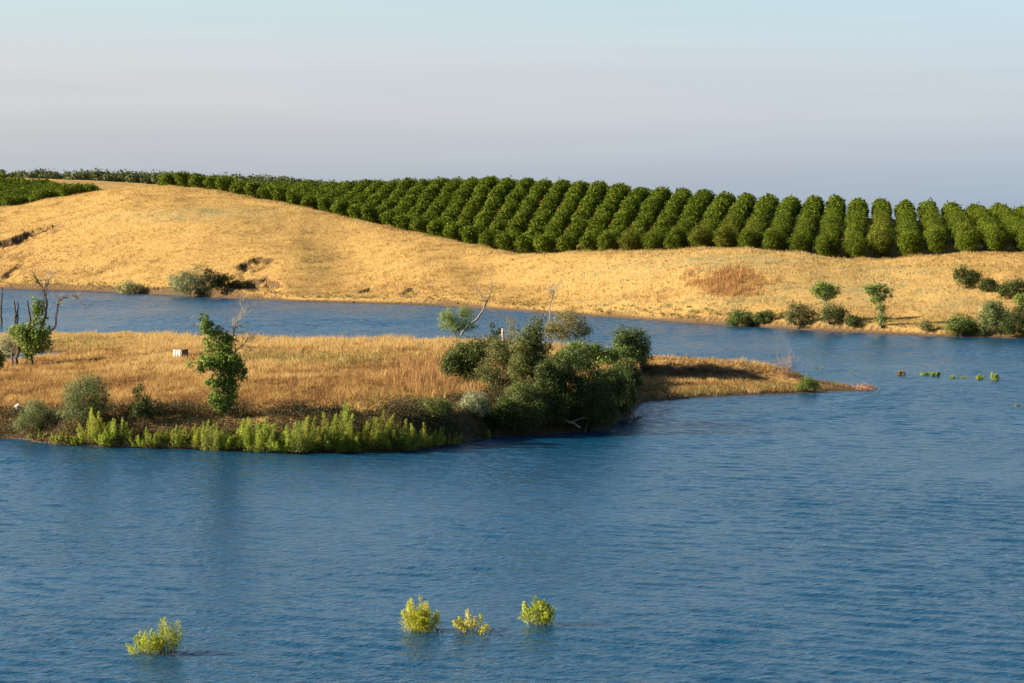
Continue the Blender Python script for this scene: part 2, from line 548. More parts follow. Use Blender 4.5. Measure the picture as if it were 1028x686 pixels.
link('lake_water', raw_mesh('lake_water', V, F, smooth=True), M_WATER, kind='structure')


# ------------------------------------------------------------------ grasses (uncountable)
def blades(P, h, col, per=3, width=.05, lean=.35):
    n = len(P) * per
    B = np.repeat(P, per, 0) + np.concatenate([rng.normal(size=(n, 2)) * .12, np.zeros((n, 1))], 1)
    hh = np.repeat(h, per) * rng.uniform(.55, 1.2, n)
    a = rng.uniform(0, 2 * math.pi, n)
    side = np.stack([np.cos(a), np.sin(a), 0 * a], 1) * (width * rng.uniform(.7, 1.4, n))[:, None]
    tip = np.stack([rng.normal(size=n) * lean, rng.normal(size=n) * lean, np.ones(n)], 1) * hh[:, None]
    B[:, 2] -= .05
    V = np.stack([B - side, B + side, B + tip], 1).reshape(-1, 3)
    c = np.repeat(col, per, 0) * rng.uniform(.8, 1.2, (n, 1))
    return V, np.arange(3 * n).reshape(n, 3), np.repeat(c, 3, 0)


def scatter(n, u0, u1, d0, d1):
    D = np.sqrt(rng.uniform(d0 ** 2, d1 ** 2, n))
    u = rng.uniform(u0, u1, n)
    return u, D, (u - 514) / FP * D


STRAW = [(.13, .075, .028), (.25, .15, .045), (.40, .27, .082), (.56, .42, .165), (.36, .232, .07)]
PALEG = [(.24, .25, .12), (.36, .36, .2)]
RUST = [(.27, .13, .05), (.40, .22, .09)]
GREEN = [(.16, .17, .04), (.26, .25, .07)]

# hillside grass
u, D, x = scatter(730000, -190, 1270, 420, 830)
k = (D > dwater(shore_v(u)) + 1.5) & (D < ridge_D(u) + 14)
u, D, x = u[k], D[k], x[k]
z = hill(x, D)
k = z > .3
u, D, x, z = u[k], D[k], x[k], z[k]
P = np.stack([x, D, z], 1)
_, vv, _ = proj(P)
band = fbm(x / 26, D / 26, 71, 4)
fine = fbm(x / 3.5, D / 3.5, 77, 3)
tiny = vnoise(x / .9, D / 1.3, 79)
col = palette(STRAW, len(P), .56 + .45 * fbm(x / 60, D / 30, 75, 2) + .42 * band + .55 * fine + .5 * tiny + .6 * fbm(x / 24, D / 3.4, 73, 3))


def patch(cu, cv, ru, rv):
    return np.exp(-(((u - cu) / ru) ** 2 + ((vv - cv) / rv) ** 2))


pg = sum(patch(*a) for a in [(880, 287, 70, 7), (800, 290, 40, 9), (690, 268, 60, 10), (600, 275, 60, 12), (950, 296, 60, 7), (210, 215, 60, 6), (140, 220, 60, 6), (640, 305, 60, 6), (760, 262, 60, 6), (830, 300, 60, 8), (960, 310, 50, 8), (720, 305, 40, 8), (905, 272, 60, 5)])
grn = sum(patch(*a) for a in [(330, 299, 50, 3), (960, 268, 40, 5), (735, 322, 20, 5), (930, 325, 30, 8), (60, 285, 40, 4), (845, 266, 20, 4), (185, 232, 12, 2), (170, 231, 8, 2)])
rst = sum(patch(*a) for a in [(30, 262, 40, 20), (735, 283, 34, 11), (660, 300, 30, 6), (280, 285, 40, 10), (400, 290, 60, 8), (690, 320, 40, 4)])
rw = (sstep(540, 640, u) * .42)[:, None]
col = col * (1 - rw) + rw * np.array([.40, .30, .135]) * (col.mean(1, keepdims=True) / .24)
pick = rng.random(len(P)) + .35 * fine
for m_, pal_, w_ in ((pg, PALEG, 1.0), (grn, GREEN, .7), (rst, RUST, .7)):
    s = pick < np.clip(m_, 0, 1) * w_
    col[s] = palette(pal_, int(s.sum()))
hgt = (.22 + .28 * (fine + .35).clip(0) + .12 * rng.random(len(P)))
hgt *= np.where(fine + .6 * band > .28, 1.5, 1)
link('dry_hillside_grass', raw_mesh('dry_hillside_grass', *blades(P, hgt, col, 2, .036, .4)), M_GRASS, kind='stuff')

# far field behind the hill needs no blades; russet weed patch on the hillside
u, D, x = scatter(60000, 680, 790, 470, 560)
z = hill(x, D)
P = np.stack([x, D, z], 1)
_, vv, _ = proj(P)
k = rng.random(len(P)) < .42 * (patch(732, 284, 34, 11) * (1 + 2.0 * fbm(x / 3, D / 4, 91, 3)) - .12).clip(0, 1)
P = P[k]
link('russet_dry_weeds', raw_mesh('russet_dry_weeds', *blades(P, rng.uniform(.6, 1.5, len(P)), palette([(.17, .085, .032), (.30, .165, .06), (.42, .25, .10)], len(P)), 3, .04, .25)), M_GRASS, kind='stuff')

# island grass
u, D, x = scatter(270000, -60, 900, 228, 446)
z = island(x, D)
k = (z > .12) & (D < is_D(u) + 9) & ~((u > 640) & (D > is_D(u) - 5.6) & (D < is_D(u) - 2.9) & (rng.random(len(u)) < .95))
u, D, x, z = u[k], D[k], x[k], z[k]
P = np.stack([x, D, z], 1)
_, vv, _ = proj(P)
band = fbm(x / 14, D / 14, 101, 4)
fine = fbm(x / 2.6, D / 2.6, 107, 3)
tiny = vnoise(x / .7, D / .9, 109)
col = palette([(.15, .075, .028), (.29, .16, .055), (.43, .27, .095), (.55, .38, .15)], len(P), .50 + .004 * (372 - vv).clip(-50, 40) + .34 * (vv < 350) + .5 * band + .85 * fine + .5 * tiny + .003 * (380 - vv).clip(-60, 40))
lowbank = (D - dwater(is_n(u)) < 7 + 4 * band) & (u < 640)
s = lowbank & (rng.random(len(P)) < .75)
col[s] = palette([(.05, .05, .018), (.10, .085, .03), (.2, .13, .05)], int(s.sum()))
gp = sum(patch(*a) for a in [(80, 345, 40, 7), (270, 360, 40, 5), (345, 362, 50, 5), (420, 405, 50, 12), (700, 394, 60, 5), (800, 388, 40, 6), (770, 380, 30, 6)])
s = rng.random(len(P)) < np.clip(gp, 0, 1) * .6
col[s] = palette([(.13, .14, .035), (.28, .24, .08)], int(s.sum()))
hgt = .16 + .55 * (fine + .3).clip(0) + .5 * (tiny + .15).clip(0) + .12 * rng.random(len(P))
hgt = np.where((u > 150) & (vv < 352), hgt * 1.35, hgt)
hgt = np.where(u > 640, hgt * .8, hgt)
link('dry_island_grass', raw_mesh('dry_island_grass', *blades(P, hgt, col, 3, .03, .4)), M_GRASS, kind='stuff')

# brown dock stalks in front of the thicket
u, D, x = scatter(60000, 375, 520, 240, 300)
z = island(x, D)
P = np.stack([x, D, z], 1)
_, vv, _ = proj(P)
k = ((patch(450, 385, 52, 15) + .7 * patch(410, 362, 22, 8)) * (1 + 2.0 * fbm(x / 2.5, D / 4, 121, 3)) > .25) & (rng.random(len(P)) < .25 * (patch(450, 383, 50, 17) + .5 * patch(410, 362, 24, 9)))
P = P[k]
link('brown_dock_weeds', raw_mesh('brown_dock_weeds', *blades(P, rng.uniform(.4, 1.4, len(P)), palette([(.10, .05, .022), (.22, .115, .045), (.40, .23, .085), (.45, .28, .11)], len(P)), 3, .03, .18)), M_GRASS, kind='stuff')

# low scrub under the island bank, leaves near-black to paint its shade
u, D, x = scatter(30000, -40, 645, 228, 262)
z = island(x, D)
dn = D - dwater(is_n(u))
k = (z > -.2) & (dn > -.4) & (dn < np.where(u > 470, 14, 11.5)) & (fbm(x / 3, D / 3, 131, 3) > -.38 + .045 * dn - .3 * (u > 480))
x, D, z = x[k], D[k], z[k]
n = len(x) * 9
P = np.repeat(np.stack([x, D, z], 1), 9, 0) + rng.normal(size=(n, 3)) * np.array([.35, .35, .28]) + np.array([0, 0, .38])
link('bank_shade_undergrowth', raw_mesh('bank_shade_undergrowth', *leaves(P, unit(rng.normal(size=(n, 3)) + np.array([0, 0, .4])), rng.uniform(.1, .24, n), rng.uniform(.05, .1, n), palette([(.010, .012, .004), (.02, .022, .008), (.034, .03, .012), (.055, .036, .015)], n))), M_LEAF, kind='stuff')


# dry brush: low twiggy clumps over the slopes (uncountable)
def brush(P, r, per, pal, leaf):
    n = len(P) * per
    t = np.repeat(rng.random(len(P)), per)
    e = unit(rng.normal(size=(n, 3))) * (rng.random(n) ** .5)[:, None]
    rr = np.repeat(r, per)[:, None]
    Q = np.repeat(P, per, 0) + e * rr * np.array([1, 1, .6]) + np.array([0, 0, .35]) * rr
    N = unit(e + .6 * rng.normal(size=(n, 3)))
    return leaves(Q, N, leaf * rng.uniform(.6, 1.4, n), leaf * .4, palette(pal, n, .7 * t + .3 * rng.random(n)))


u, D, x = scatter(52000, -190, 1270, 420, 800)
dd = D - dwater(shore_v(u))
k = (dd > .8) & (D < ridge_D(u) + 4)
u, D, x, dd = u[k], D[k], x[k], dd[k]
pr = .06 + 1.0 * np.exp(-((dd - 5) / 6.0) ** 2) * ((u > 725) & (u < 1040)) * (fbm(x / 8, D / 9, 157, 2) + .25).clip(0) + 1.1 * np.exp(-(dd / 6.0) ** 2) * (fbm(x / 12, D * 0, 155, 3) + .55).clip(0, 1) + .32 * np.exp(-dd / 30.0) + .9 * (fbm(x / 18, D / 12, 151, 3) - .05).clip(0) + .35 * np.exp(-((u - 40) / 60) ** 2) * np.exp(-((dd - 40) / 40) ** 2)
k = (rng.random(len(u)) < pr * np.where(dd < 8, 1.0, .5)) & (hill(x, D) > .15)
u, D, x, dd = u[k], D[k], x[k], dd[k]
P = np.stack([x, D, hill(x, D)], 1)
wet = dd < 6
gw = (dd < 11) & (u > 560) & (fbm(x / 7, D / 7, 171, 3) > -.12)
wet2 = wet & ~gw
wet = wet | gw
br_ = [brush(P[gw], rng.uniform(.35, .95, int(gw.sum())), 34, [(.045, .05, .015), (.085, .095, .025), (.15, .155, .045), (.22, .18, .07)], .26),
       brush(P[~wet], rng.uniform(.22, .6, int((~wet).sum())), 16, [(.11, .065, .025), (.2, .125, .045), (.3, .2, .075), (.2, .17, .07)], .26),
       brush(P[wet2], rng.uniform(.25, .65, int(wet2.sum())), 22, [(.05, .045, .018), (.11, .095, .03), (.17, .16, .05), (.25, .17, .07)], .26)]
link('dry_hillside_brush', raw_mesh('dry_hillside_brush', *join(br_)), M_GRASS, kind='stuff')
u, D, x = scatter(22000, -60, 900, 228, 440)
k = (D < is_D(u) + 2) & (D > dwater(is_n(u)) + 1.5)
u, D, x = u[k], D[k], x[k]
z = island(x, D)
scarp = (u > 640) & (u < 812) & (D > is_D(u) - 5.6) & (D < is_D(u) - 3.0)
pr = .05 + 1.3 * (fbm(x / 8, D / 11, 161, 3) + .02).clip(0) + .55 * np.exp(-((D - dwater(is_n(u)) - 12) / 9) ** 2) * (u < 640) + .22 * (u > 640) + .5 * np.exp(-((u - 790) / 22) ** 2)
k = (z > .15) & ((rng.random(len(u)) < pr) | scarp)
P = np.stack([x, D, z], 1)
a_, b_ = k & ~scarp, k & scarp
P2 = np.repeat(P[b_], 3, 0) + rng.normal(size=(3 * int(b_.sum()), 3)) * np.array([.5, .4, 0])
P2[:, 2] = island(P2[:, 0], P2[:, 1])
br_ = [brush(P[a_], rng.uniform(.25, .62, int(a_.sum())), 26, [(.06, .03, .012), (.12, .062, .024), (.22, .12, .045), (.11, .09, .03)], .16),
       brush(P2, rng.uniform(.15, .4, len(P2)), 16, [(.035, .022, .010), (.07, .042, .018), (.12, .075, .03), (.08, .07, .025)], .15)]  # dark brush on the scarp; its palette stands in for cast shade
link('island_brush_and_shade', raw_mesh('island_brush_and_shade', *join(br_)), M_GRASS, kind='stuff')

# ------------------------------------------------------------------ plants
def reseed(u, v):
    """every plant grows from its own seed, so changing one leaves the others alone"""
    global rng
    rng = np.random.default_rng(abs(int(u * 131 + v * 7919)) + 11)


def px_frame(u, v, Y=None):
    p = place(u, v)
    if Y is not None:
        x_ = (u - 514) / FP * Y
        p = np.array([x_, Y, max(0, ground(x_, Y)[0])])
    d = p[1] * CT - (p[2] - H) * ST
    s = d / FP
    return p, s


def lumps_px(L, u, v, s, depth=1.0):
    return [((a - u) * s, (depth_off * s if False else 0.0), (v - b) * s, ru * s, ru * s * depth, rv * s) for (a, b, ru, rv) in L for depth_off in (0,)]


def lumps_jit(L, u, v, s, depth=.9):
    out = []
    for (a, b, ru, rv) in L:
        out.append(((a - u) * s, rng.uniform(-.35, .35) * ru * s, (v - b) * s, ru * s * 1.1, ru * s * 1.1 * depth, rv * s * 1.1))
    return out


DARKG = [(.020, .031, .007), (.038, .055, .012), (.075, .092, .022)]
MIDG = [(.035, .053, .011), (.07, .095, .02), (.125, .15, .036)]
OLIVE = [(.034, .045, .011), (.07, .084, .022), (.135, .145, .045)]
BROWNG = [(.09, .075, .028), (.13, .11, .04), (.17, .16, .05)]
GREYG = [(.11, .12, .06), (.18, .19, .10), (.27, .27, .15)]
YELG = [(.095, .135, .016), (.19, .235, .028), (.29, .315, .045)]
FRESH = [(.05, .08, .014), (.11, .15, .027), (.19, .22, .055)]


def roots(feet):
    F = [np.array(f, float) for f in feet]
    P = []
    for f in F:
        P += [f * np.array([1, 1, 0]) + np.array([0, 0, f[2] + .04]), np.array([0, 0, f[2] - .02])]
    return tube(P, [.03] * len(P), 4)


def stems_mesh(base_w, height, n, s):
    parts, feet = [], []
    for _ in range(n):
        a = rng.uniform(0, 2 * math.pi)
        r = base_w * .22 * rng.random()
        tip = np.array([math.cos(a) * base_w * .36 * rng.random(), math.sin(a) * base_w * .12 * rng.random(), height * rng.uniform(.45, .78)])
        p0 = np.array([math.cos(a) * r, math.sin(a) * r, -.25])
        mid = (p0 + tip) / 2 + rng.normal(size=3) * height * .05
        feet.append(p0)
        parts.append(tube([p0, (p0 + mid) / 2, mid, (mid + tip) / 2, tip], np.linspace(max(.02, height * .009), .01, 5), 4))
    parts.append(roots(feet))
    return join(parts)


def bush(name, label, cat, u, v, L, n, leaf_px, pal, clumps=40, cr=.3, mat=None, group=None, aspect=.55, ragged=.05, stem_n=7, depth=.9, bark=None, up=.35, Y=None):
    reseed(u, v)
    p, s = px_frame(u, v, Y)
    if Y is not None:
        v = float(proj(p)[1])
    t = thing(name, label, cat, p, group)
    lm = lumps_jit(L, u, v, s, depth)
    a = np.array(lm)
    link('foliage', raw_mesh('foliage', *crown(lm, n, leaf_px * s, pal, clumps, cr, aspect, up, zmin=-.1, ragged=ragged)), mat or M_LEAF, t)
    w = (a[:, 0] + a[:, 3]).max() - (a[:, 0] - a[:, 3]).min()
    h = (a[:, 2] + a[:, 5]).max()
    if stem_n:
        link('stems', raw_mesh('stems', *stems_mesh(w, h, stem_n, s)), bark or M_BARK, t)
    return t, s, p


def limb_px(pts, u, v, s, rads, y=None):
    P = np.array([((a - u) * s, 0.0 if y is None else y[i] * s, (v - b) * s) for i, (a, b) in enumerate(pts)])
    # smooth resample
    k = np.linspace(0, len(P) - 1, 4 * (len(P) - 1) + 1)
    Q = np.stack([np.interp(k, range(len(P)), P[:, c]) for c in range(3)], 1)
    Q[1:-1] = (Q[:-2] + 2 * Q[1:-1] + Q[2:]) / 4
    Q[1:-1] += rng.normal(size=Q[1:-1].shape) * s * .35
    rr = np.interp(k, np.linspace(0, len(P) - 1, len(rads)), rads) * s
    return tube(Q, rr, 6), Q, rr


def limb_with_twigs(pts, u, v, s, rads, nt, tl, depth=1, spread=.6, frm=.35, y=None):
    t, Q, rr = limb_px(pts, u, v, s, rads, y)
    out = [t]
    for _ in range(nt):
        i = rng.integers(int(len(Q) * frm), len(Q))
        d = unit(Q[min(i + 1, len(Q) - 1)] - Q[i - 1]) + rng.normal(size=3) * spread + np.array([0, 0, .25])
        out += twigs(Q[i], d, tl * s * rng.uniform(.5, 1.2), max(rr[i] * .45, .014), depth, .5)
    return join(out)


# --- half-dead tree on the left of the island, with the snags beside it
u0, v0 = 22, 367
p, s = px_frame(u0, v0)
t = thing('half_dead_tree', 'half dead leafy tree with long bare limbs beside the small pool, left end of island', 'tree', p)
tr = [limb_px([(17, 370), (16, 360), (19, 350), (24, 336), (32, 322)], u0, v0, s, [2.2, 1.8, 1.6, 1.2])[0], limb_px([(14, 369), (12, 358), (16, 345)], u0, v0, s, [1.4, 1.2, .8], y=[-6, -4, 0])[0], limb_px([(31, 369), (31, 355), (36, 345), (44, 338)], u0, v0, s, [2.0, 1.8, 1.6, 1.5], y=[4, 2, 0, 0])[0], limb_px([(24, 369), (26, 360), (24, 350)], u0, v0, s, [1.2, 1.0, .7], y=[8, 8, 3])[0]]
link('trunk', raw_mesh('trunk', *join(tr)), M_BARK, t)
link('dead_branch', raw_mesh('dead_branch', *limb_with_twigs([(43, 340), (50, 334), (57, 327), (58, 308), (64, 299), (76, 297), (84, 306)], u0, v0, s, [1.7, 1.3, 1.0, .7, .35], 16, 8, 2, .7, .5)), M_DEAD, t)
link('dead_branch', raw_mesh('dead_branch', *limb_with_twigs([(40, 336), (44, 322), (48, 308), (46, 293), (39, 284), (36, 279)], u0, v0, s, [1.5, 1.1, .8, .4], 14, 8, 2, .6, .45)), M_DARKWOOD, t)
link('dead_branch', raw_mesh('dead_branch', *limb_with_twigs([(47, 297), (47, 289), (51, 280), (55, 275)], u0, v0, s, [.6, .5, .3], 10, 7, 2, .7, .2)), M_DEAD, t)
link('dead_branch', raw_mesh('dead_branch', *limb_px([(30, 330), (31, 318), (28, 306), (28, 302)], u0, v0, s, [1.4, 1.1, .8])[0]), M_DARKWOOD, t)
lm = lumps_jit([(39, 309, 8, 9), (41, 319, 8, 8), (24, 335, 14, 10), (37, 341, 14, 13), (29, 351, 10, 10), (14, 332, 7, 6), (46, 332, 6, 8), (33, 325, 6, 8)], u0, v0, s)
link('crown', raw_mesh('crown', *crown(lm, 5200, 2.1 * s, FRESH, 120, .26, .7, ragged=.2)), M_LEAF, t)

for (pts, tw, lab, q) in (([(1, 327), (1, 312), (2, 300), (2.5, 288)], 3, 'dark bare snag at the far left edge, rising taller than the other snag', (1, 327)),
                          ([(16, 326), (15.5, 314), (14.5, 301)], 2, 'thin dark forked snag just left of the half dead leafy tree', (16, 326))):
    p, s = px_frame(*q)
    p[2] = max(p[2], 0) - .2
    t = thing('dead_snag', lab, 'dead tree', p, 'bare snags at the left end of the island')
    parts = [limb_with_twigs(pts, q[0], q[1], s, [1.3, 1.1, .8], tw, 5, 0, .5)]
    if q[0] == 16:
        parts.append(limb_px([(16, 320), (18, 310), (18.3, 302)], q[0], q[1], s, [.9, .7, .5])[0])
        parts.append(limb_px([(17.5, 326), (18.2, 318), (18.4, 311)], q[0], q[1], s, [.8, .7, .5])[0])
    link('trunk', raw_mesh('trunk', *join(parts)), M_DARKWOOD, t)

bush('willow_shrub', 'pale grey-green wispy shrub behind the half dead tree by the pool', 'shrub', 8, 362, [(9, 345, 10, 13), (4, 352, 8, 9)], 900, 1.8, GREYG, 26, .4, M_WILLOW)
bush('shrub', 'small dark green shrub cut by the left photo edge below the pool', 'shrub', -1, 374, [(-1, 362, 5, 10)], 700, 2, DARKG, 18, .4)

# --- cottonwood in the island's front
u0, v0 = 229, 418
p, s = px_frame(u0, v0)
t = thing('cottonwood_tree', 'tall narrow leafy tree with bare twigs on its right, standing alone on the island front', 'tree', p)
link('trunk', raw_mesh('trunk', *join([limb_px([(230, 421), (227, 408), (223, 390), (221, 365), (216, 340), (208, 318)], u0, v0, s, [1.6, 1.4, 1.1, .8, .5])[0], limb_px([(224, 392), (232, 375), (238, 350)], u0, v0, s, [.9, .7, .5])[0], limb_px([(224, 385), (212, 370), (204, 362)], u0, v0, s, [.8, .6, .3])[0]])), M_PALE, t)
link('dead_branch', raw_mesh('dead_branch', *limb_with_twigs([(231, 352), (235, 335), (240, 322), (244, 310)], u0, v0, s, [.8, .6, .4, .25], 20, 9, 2, .65, .25)), M_DEAD, t)
link('dead_branch', raw_mesh('dead_branch', *limb_with_twigs([(232, 356), (240, 350), (247, 343), (255, 341)], u0, v0, s, [.6, .5, .35, .2], 14, 9, 2, .6, .25)), M_DEAD, t)
link('dead_branch', raw_mesh('dead_branch', *limb_with_twigs([(212, 338), (202, 331), (195, 325), (191, 318)], u0, v0, s, [.4, .3, .2], 6, 6, 1, .5, .3)), M_DEAD, t)
lm = lumps_jit([(206, 318, 5, 7), (209, 330, 8, 9), (219, 335, 9, 9), (214, 347, 11, 10), (228, 345, 9, 12), (206, 363, 12, 9), (222, 363, 15, 12), (234, 366, 9, 12), (243, 372, 6, 9), (222, 384, 12, 12), (232, 384, 10, 12), (219, 399, 10, 10), (228, 398, 9, 11), (223, 408, 9, 8), (230, 410, 6, 6)], u0, v0, s)
link('crown', raw_mesh('crown', *crown(lm, 9000, 2.1 * s, [(.04, .075, .01), (.095, .14, .02), (.18, .225, .04)], 190, .27, .75, ragged=.17)), M_LEAF, t)

# --- bushes on the island
bush('shrub', 'large rounded olive-green bush on the island bank at left', 'shrub', 86, 428, [(88, 397, 22, 22), (74, 404, 15, 18), (99, 403, 14, 18), (84, 415, 24, 12), (90, 384, 12, 10)], 9000, 1.9, [(.045, .06, .018), (.085, .105, .035), (.15, .16, .065)], 140, .22, aspect=.35, up=.6, ragged=.08)
bush('shrub', 'low grey-green spreading bush at the waterline, left of the large olive bush', 'shrub', 36, 438, [(36, 416, 15, 14), (22, 425, 11, 11), (51, 425, 14, 11), (42, 409, 9, 8)], 4500, 1.9, [(.05, .065, .02), (.10, .125, .04), (.17, .19, .07)], 80, .28, aspect=.35, up=.6)
bush('sapling', 'thin dark sapling in shade right of the large olive bush', 'tree', 143, 428, [(138, 393, 6, 8), (146, 404, 7, 8), (139, 410, 7, 9), (150, 414, 6, 8)], 1500, 1.9, DARKG, 34, .36, ragged=.15)
bush('shrub', 'dense dark green bush at the left edge of the island thicket', 'shrub', 470, 388, [(466, 362, 20, 17), (480, 353, 14, 14), (453, 366, 12, 12), (475, 372, 16, 12), (492, 345, 8, 9)], 8000, 2.0, DARKG, 120, .27)
bush('shrub', 'thin olive-brown shrub between the dark green bush and the tall olive tree', 'shrub', 500, 398, [(500, 354, 16, 18), (490, 374, 14, 15), (510, 362, 12, 18), (505, 384, 14, 12), (516, 345, 8, 12)], 4200, 1.9, OLIVE, 80, .26, ragged=.15, stem_n=16)
u0, v0 = 533, 402
tt, s, p = bush('olive_tree', 'tall olive-green tree with a pointed leaning top in the island thicket', 'tree', u0, v0, [(541, 309, 3.5, 4), (546, 313, 3.5, 4), (543, 320, 6, 8), (535, 331, 11, 12), (528, 346, 14, 13), (541, 350, 13, 22), (525, 369, 16, 16), (545, 376, 13, 18), (533, 390, 15, 12)], 10500, 2.0, OLIVE, 210, .21, ragged=.14, stem_n=0)
link('trunk', raw_mesh('trunk', *join([limb_px([(533, 405), (534, 380), (536, 350), (541, 315)], u0, v0, s, [2.2, 1.7, 1.1, .4])[0], limb_px([(534, 375), (525, 355), (520, 345)], u0, v0, s, [1.1, .8, .4])[0]])), M_BARK, tt)
bush('shrub', 'rounded olive bush at the water in front of the tall olive tree', 'shrub', 528, 434, [(528, 406, 22, 19), (519, 419, 17, 13), (538, 420, 15, 13), (522, 396, 12, 10)], 7500, 2.0, [(.03, .04, .010), (.06, .075, .018), (.115, .125, .036)], 130, .22, aspect=.45, ragged=.14)
bush('shrub', 'brownish olive dome-shaped shrub on the island crest behind the tall olive tree', 'shrub', 571, 346, [(570, 326, 20, 14), (556, 332, 12, 11), (585, 333, 10, 10), (567, 318, 12, 7)], 4200, 1.6, BROWNG, 80, .27, ragged=.1, stem_n=16, bark=M_DEAD)
bush('shrub', 'largest dark bush of the thicket, overhanging the water', 'shrub', 588, 433, [(566, 378, 17, 22), (585, 372, 17, 18), (592, 398, 22, 24), (608, 405, 14, 19), (572, 408, 20, 18), (600, 418, 20, 12), (578, 355, 12, 9), (564, 362, 12, 12)], 15000, 2.1, [(.018, .028, .007), (.036, .052, .012), (.08, .10, .025)], 230, .22, ragged=.13)
bush('shrub', 'fresh green shrub between the largest dark bush and the round bush', 'shrub', 609, 392, [(606, 363, 13, 14), (617, 360, 12, 14), (595, 356, 10, 11), (612, 376, 12, 12), (583, 350, 9, 8)], 5600, 2.1, FRESH, 100, .28, Y=309.0)
bush('shrub', 'round dark green bush at the right end of the thicket casting a long shadow', 'shrub', 633, 368, [(628, 338, 13, 11), (641, 344, 11, 14), (637, 360, 14, 13), (647, 360, 8, 10), (627, 352, 12, 12)], 6800, 2.0, [(.028, .045, .01), (.055, .08, .018), (.10, .13, .032)], 110, .27, Y=316.6)
bush('shrub', 'pale grey-green low shrub among brown weeds, left of the thicket', 'shrub', 476, 422, [(476, 406, 13, 12), (467, 413, 10, 9), (484, 413, 8, 9)], 2600, 1.9, GREYG, 60, .28, aspect=.4)
bush('shrub', 'dull green low shrub on the bank between willows and the grey-green shrub', 'shrub', 437, 424, [(437, 411, 16, 10), (450, 414, 12, 8), (424, 412, 11, 8)], 2600, 1.8, OLIVE, 60, .28)
bush('shrub', 'bright yellow-green twin bush on the island crest', 'shrub', 458, 338, [(449, 320, 8.5, 13), (467, 320, 9, 13), (473, 328, 8, 8), (456, 328, 8, 8)], 3800, 1.5, [(.08, .11, .02), (.15, .18, .035), (.23, .24, .06)], 70, .3, aspect=.4, up=.5)
bush('shrub', 'small fresh green shrub at the waterline on the right-hand spit', 'shrub', 812, 394, [(811, 386, 9, 7), (819, 388, 6, 5), (805, 389, 6, 5)], 1500, 1.7, FRESH, 36, .32, aspect=.4)
bush('sapling', 'small leafy sapling poking above the thicket beside the broken pale snag', 'tree', 496, 352, [(494, 328, 3.5, 4), (502, 333, 4, 4), (496, 338, 5, 5)], 340, 2, DARKG, 16, .4, ragged=.3)
bush('sapling', 'sparse olive-brown sapling above the thicket, left of the tall olive tree', 'tree', 514, 350, [(510, 322, 6, 3.5), (516, 327, 5, 4), (513, 336, 7, 8)], 330, 1.7, BROWNG, 20, .45, ragged=.3)
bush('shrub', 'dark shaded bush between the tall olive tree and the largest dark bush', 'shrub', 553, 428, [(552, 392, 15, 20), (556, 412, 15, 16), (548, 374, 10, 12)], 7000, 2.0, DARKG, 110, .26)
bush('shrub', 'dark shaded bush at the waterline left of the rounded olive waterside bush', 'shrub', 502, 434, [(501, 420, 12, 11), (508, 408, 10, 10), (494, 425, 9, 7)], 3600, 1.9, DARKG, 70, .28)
bush('shrub', 'dark drooping bush at the right foot of the thicket, touching the spit beach', 'shrub', 625, 420, [(624, 402, 13, 15), (616, 412, 14, 11), (632, 392, 9, 14), (624, 384, 11, 12)], 4600, 2.0, [(.03, .045, .012), (.05, .07, .018), (.10, .11, .03)], 80, .28)
bush('shrub', 'shaded dark green bush on the bank right of the largest dark bush', 'shrub', 612, 412, [(610, 384, 14, 16), (620, 392, 12, 14), (600, 378, 10, 12)], 5200, 2.0, DARKG, 90, .28)
bush('shrub', 'dark olive bush filling the right end of the thicket below the round bush', 'shrub', 629, 398, [(628, 374, 12, 13), (636, 382, 9, 11), (619, 380, 10, 12)], 4200, 2.0, [(.024, .038, .009), (.045, .062, .015), (.09, .11, .028)], 80, .28)
bush('shrub', 'sunlit mid-green bush in the middle of the thicket, right of the pointed olive tree', 'shrub', 572, 378, [(574, 356, 12, 12), (564, 366, 10, 12), (584, 362, 9, 10)], 3800, 2.0, [(.05, .075, .014), (.10, .135, .026), (.17, .20, .045)], 80, .25, ragged=.12)  # sunlight put into the brighter leaf palette of this bush
p, s = px_frame(790, 380)
t = thing('bare_shrub', 'bare pinkish twiggy shrub at the end of the steep grassy spit', 'shrub', p)
tw = []
for _ in range(16):
    tw += twigs((rng.normal() * 3 * s, rng.normal() * 2 * s, -.1), (rng.normal() * .35, rng.normal() * .3, 1), 15 * s * rng.uniform(.5, 1.2), .018, 2, .4)
link('twigs', raw_mesh('twigs', *join(tw)), bark_material('pinkish_twigs', (.16, .095, .06), (.27, .17, .11)), t)
p, s = px_frame(868, 392)
t = thing('bare_shrub', 'low reddish twigs at the very tip of the spit', 'shrub', p)
tw = []
for _ in range(26):
    tw += twigs((rng.normal() * 9 * s, rng.normal() * 4 * s, -.05), (rng.normal() * .5, rng.normal() * .4, 1), 5.5 * s * rng.uniform(.5, 1.2), .02, 1, .5)
tw.append(roots([t_[0][0] * np.array([1, 1, 1]) for t_ in tw[::3]]))
link('twigs', raw_mesh('twigs', *join(tw)), bark_material('reddish_twigs', (.28, .15, .09), (.4, .24, .16)), t)

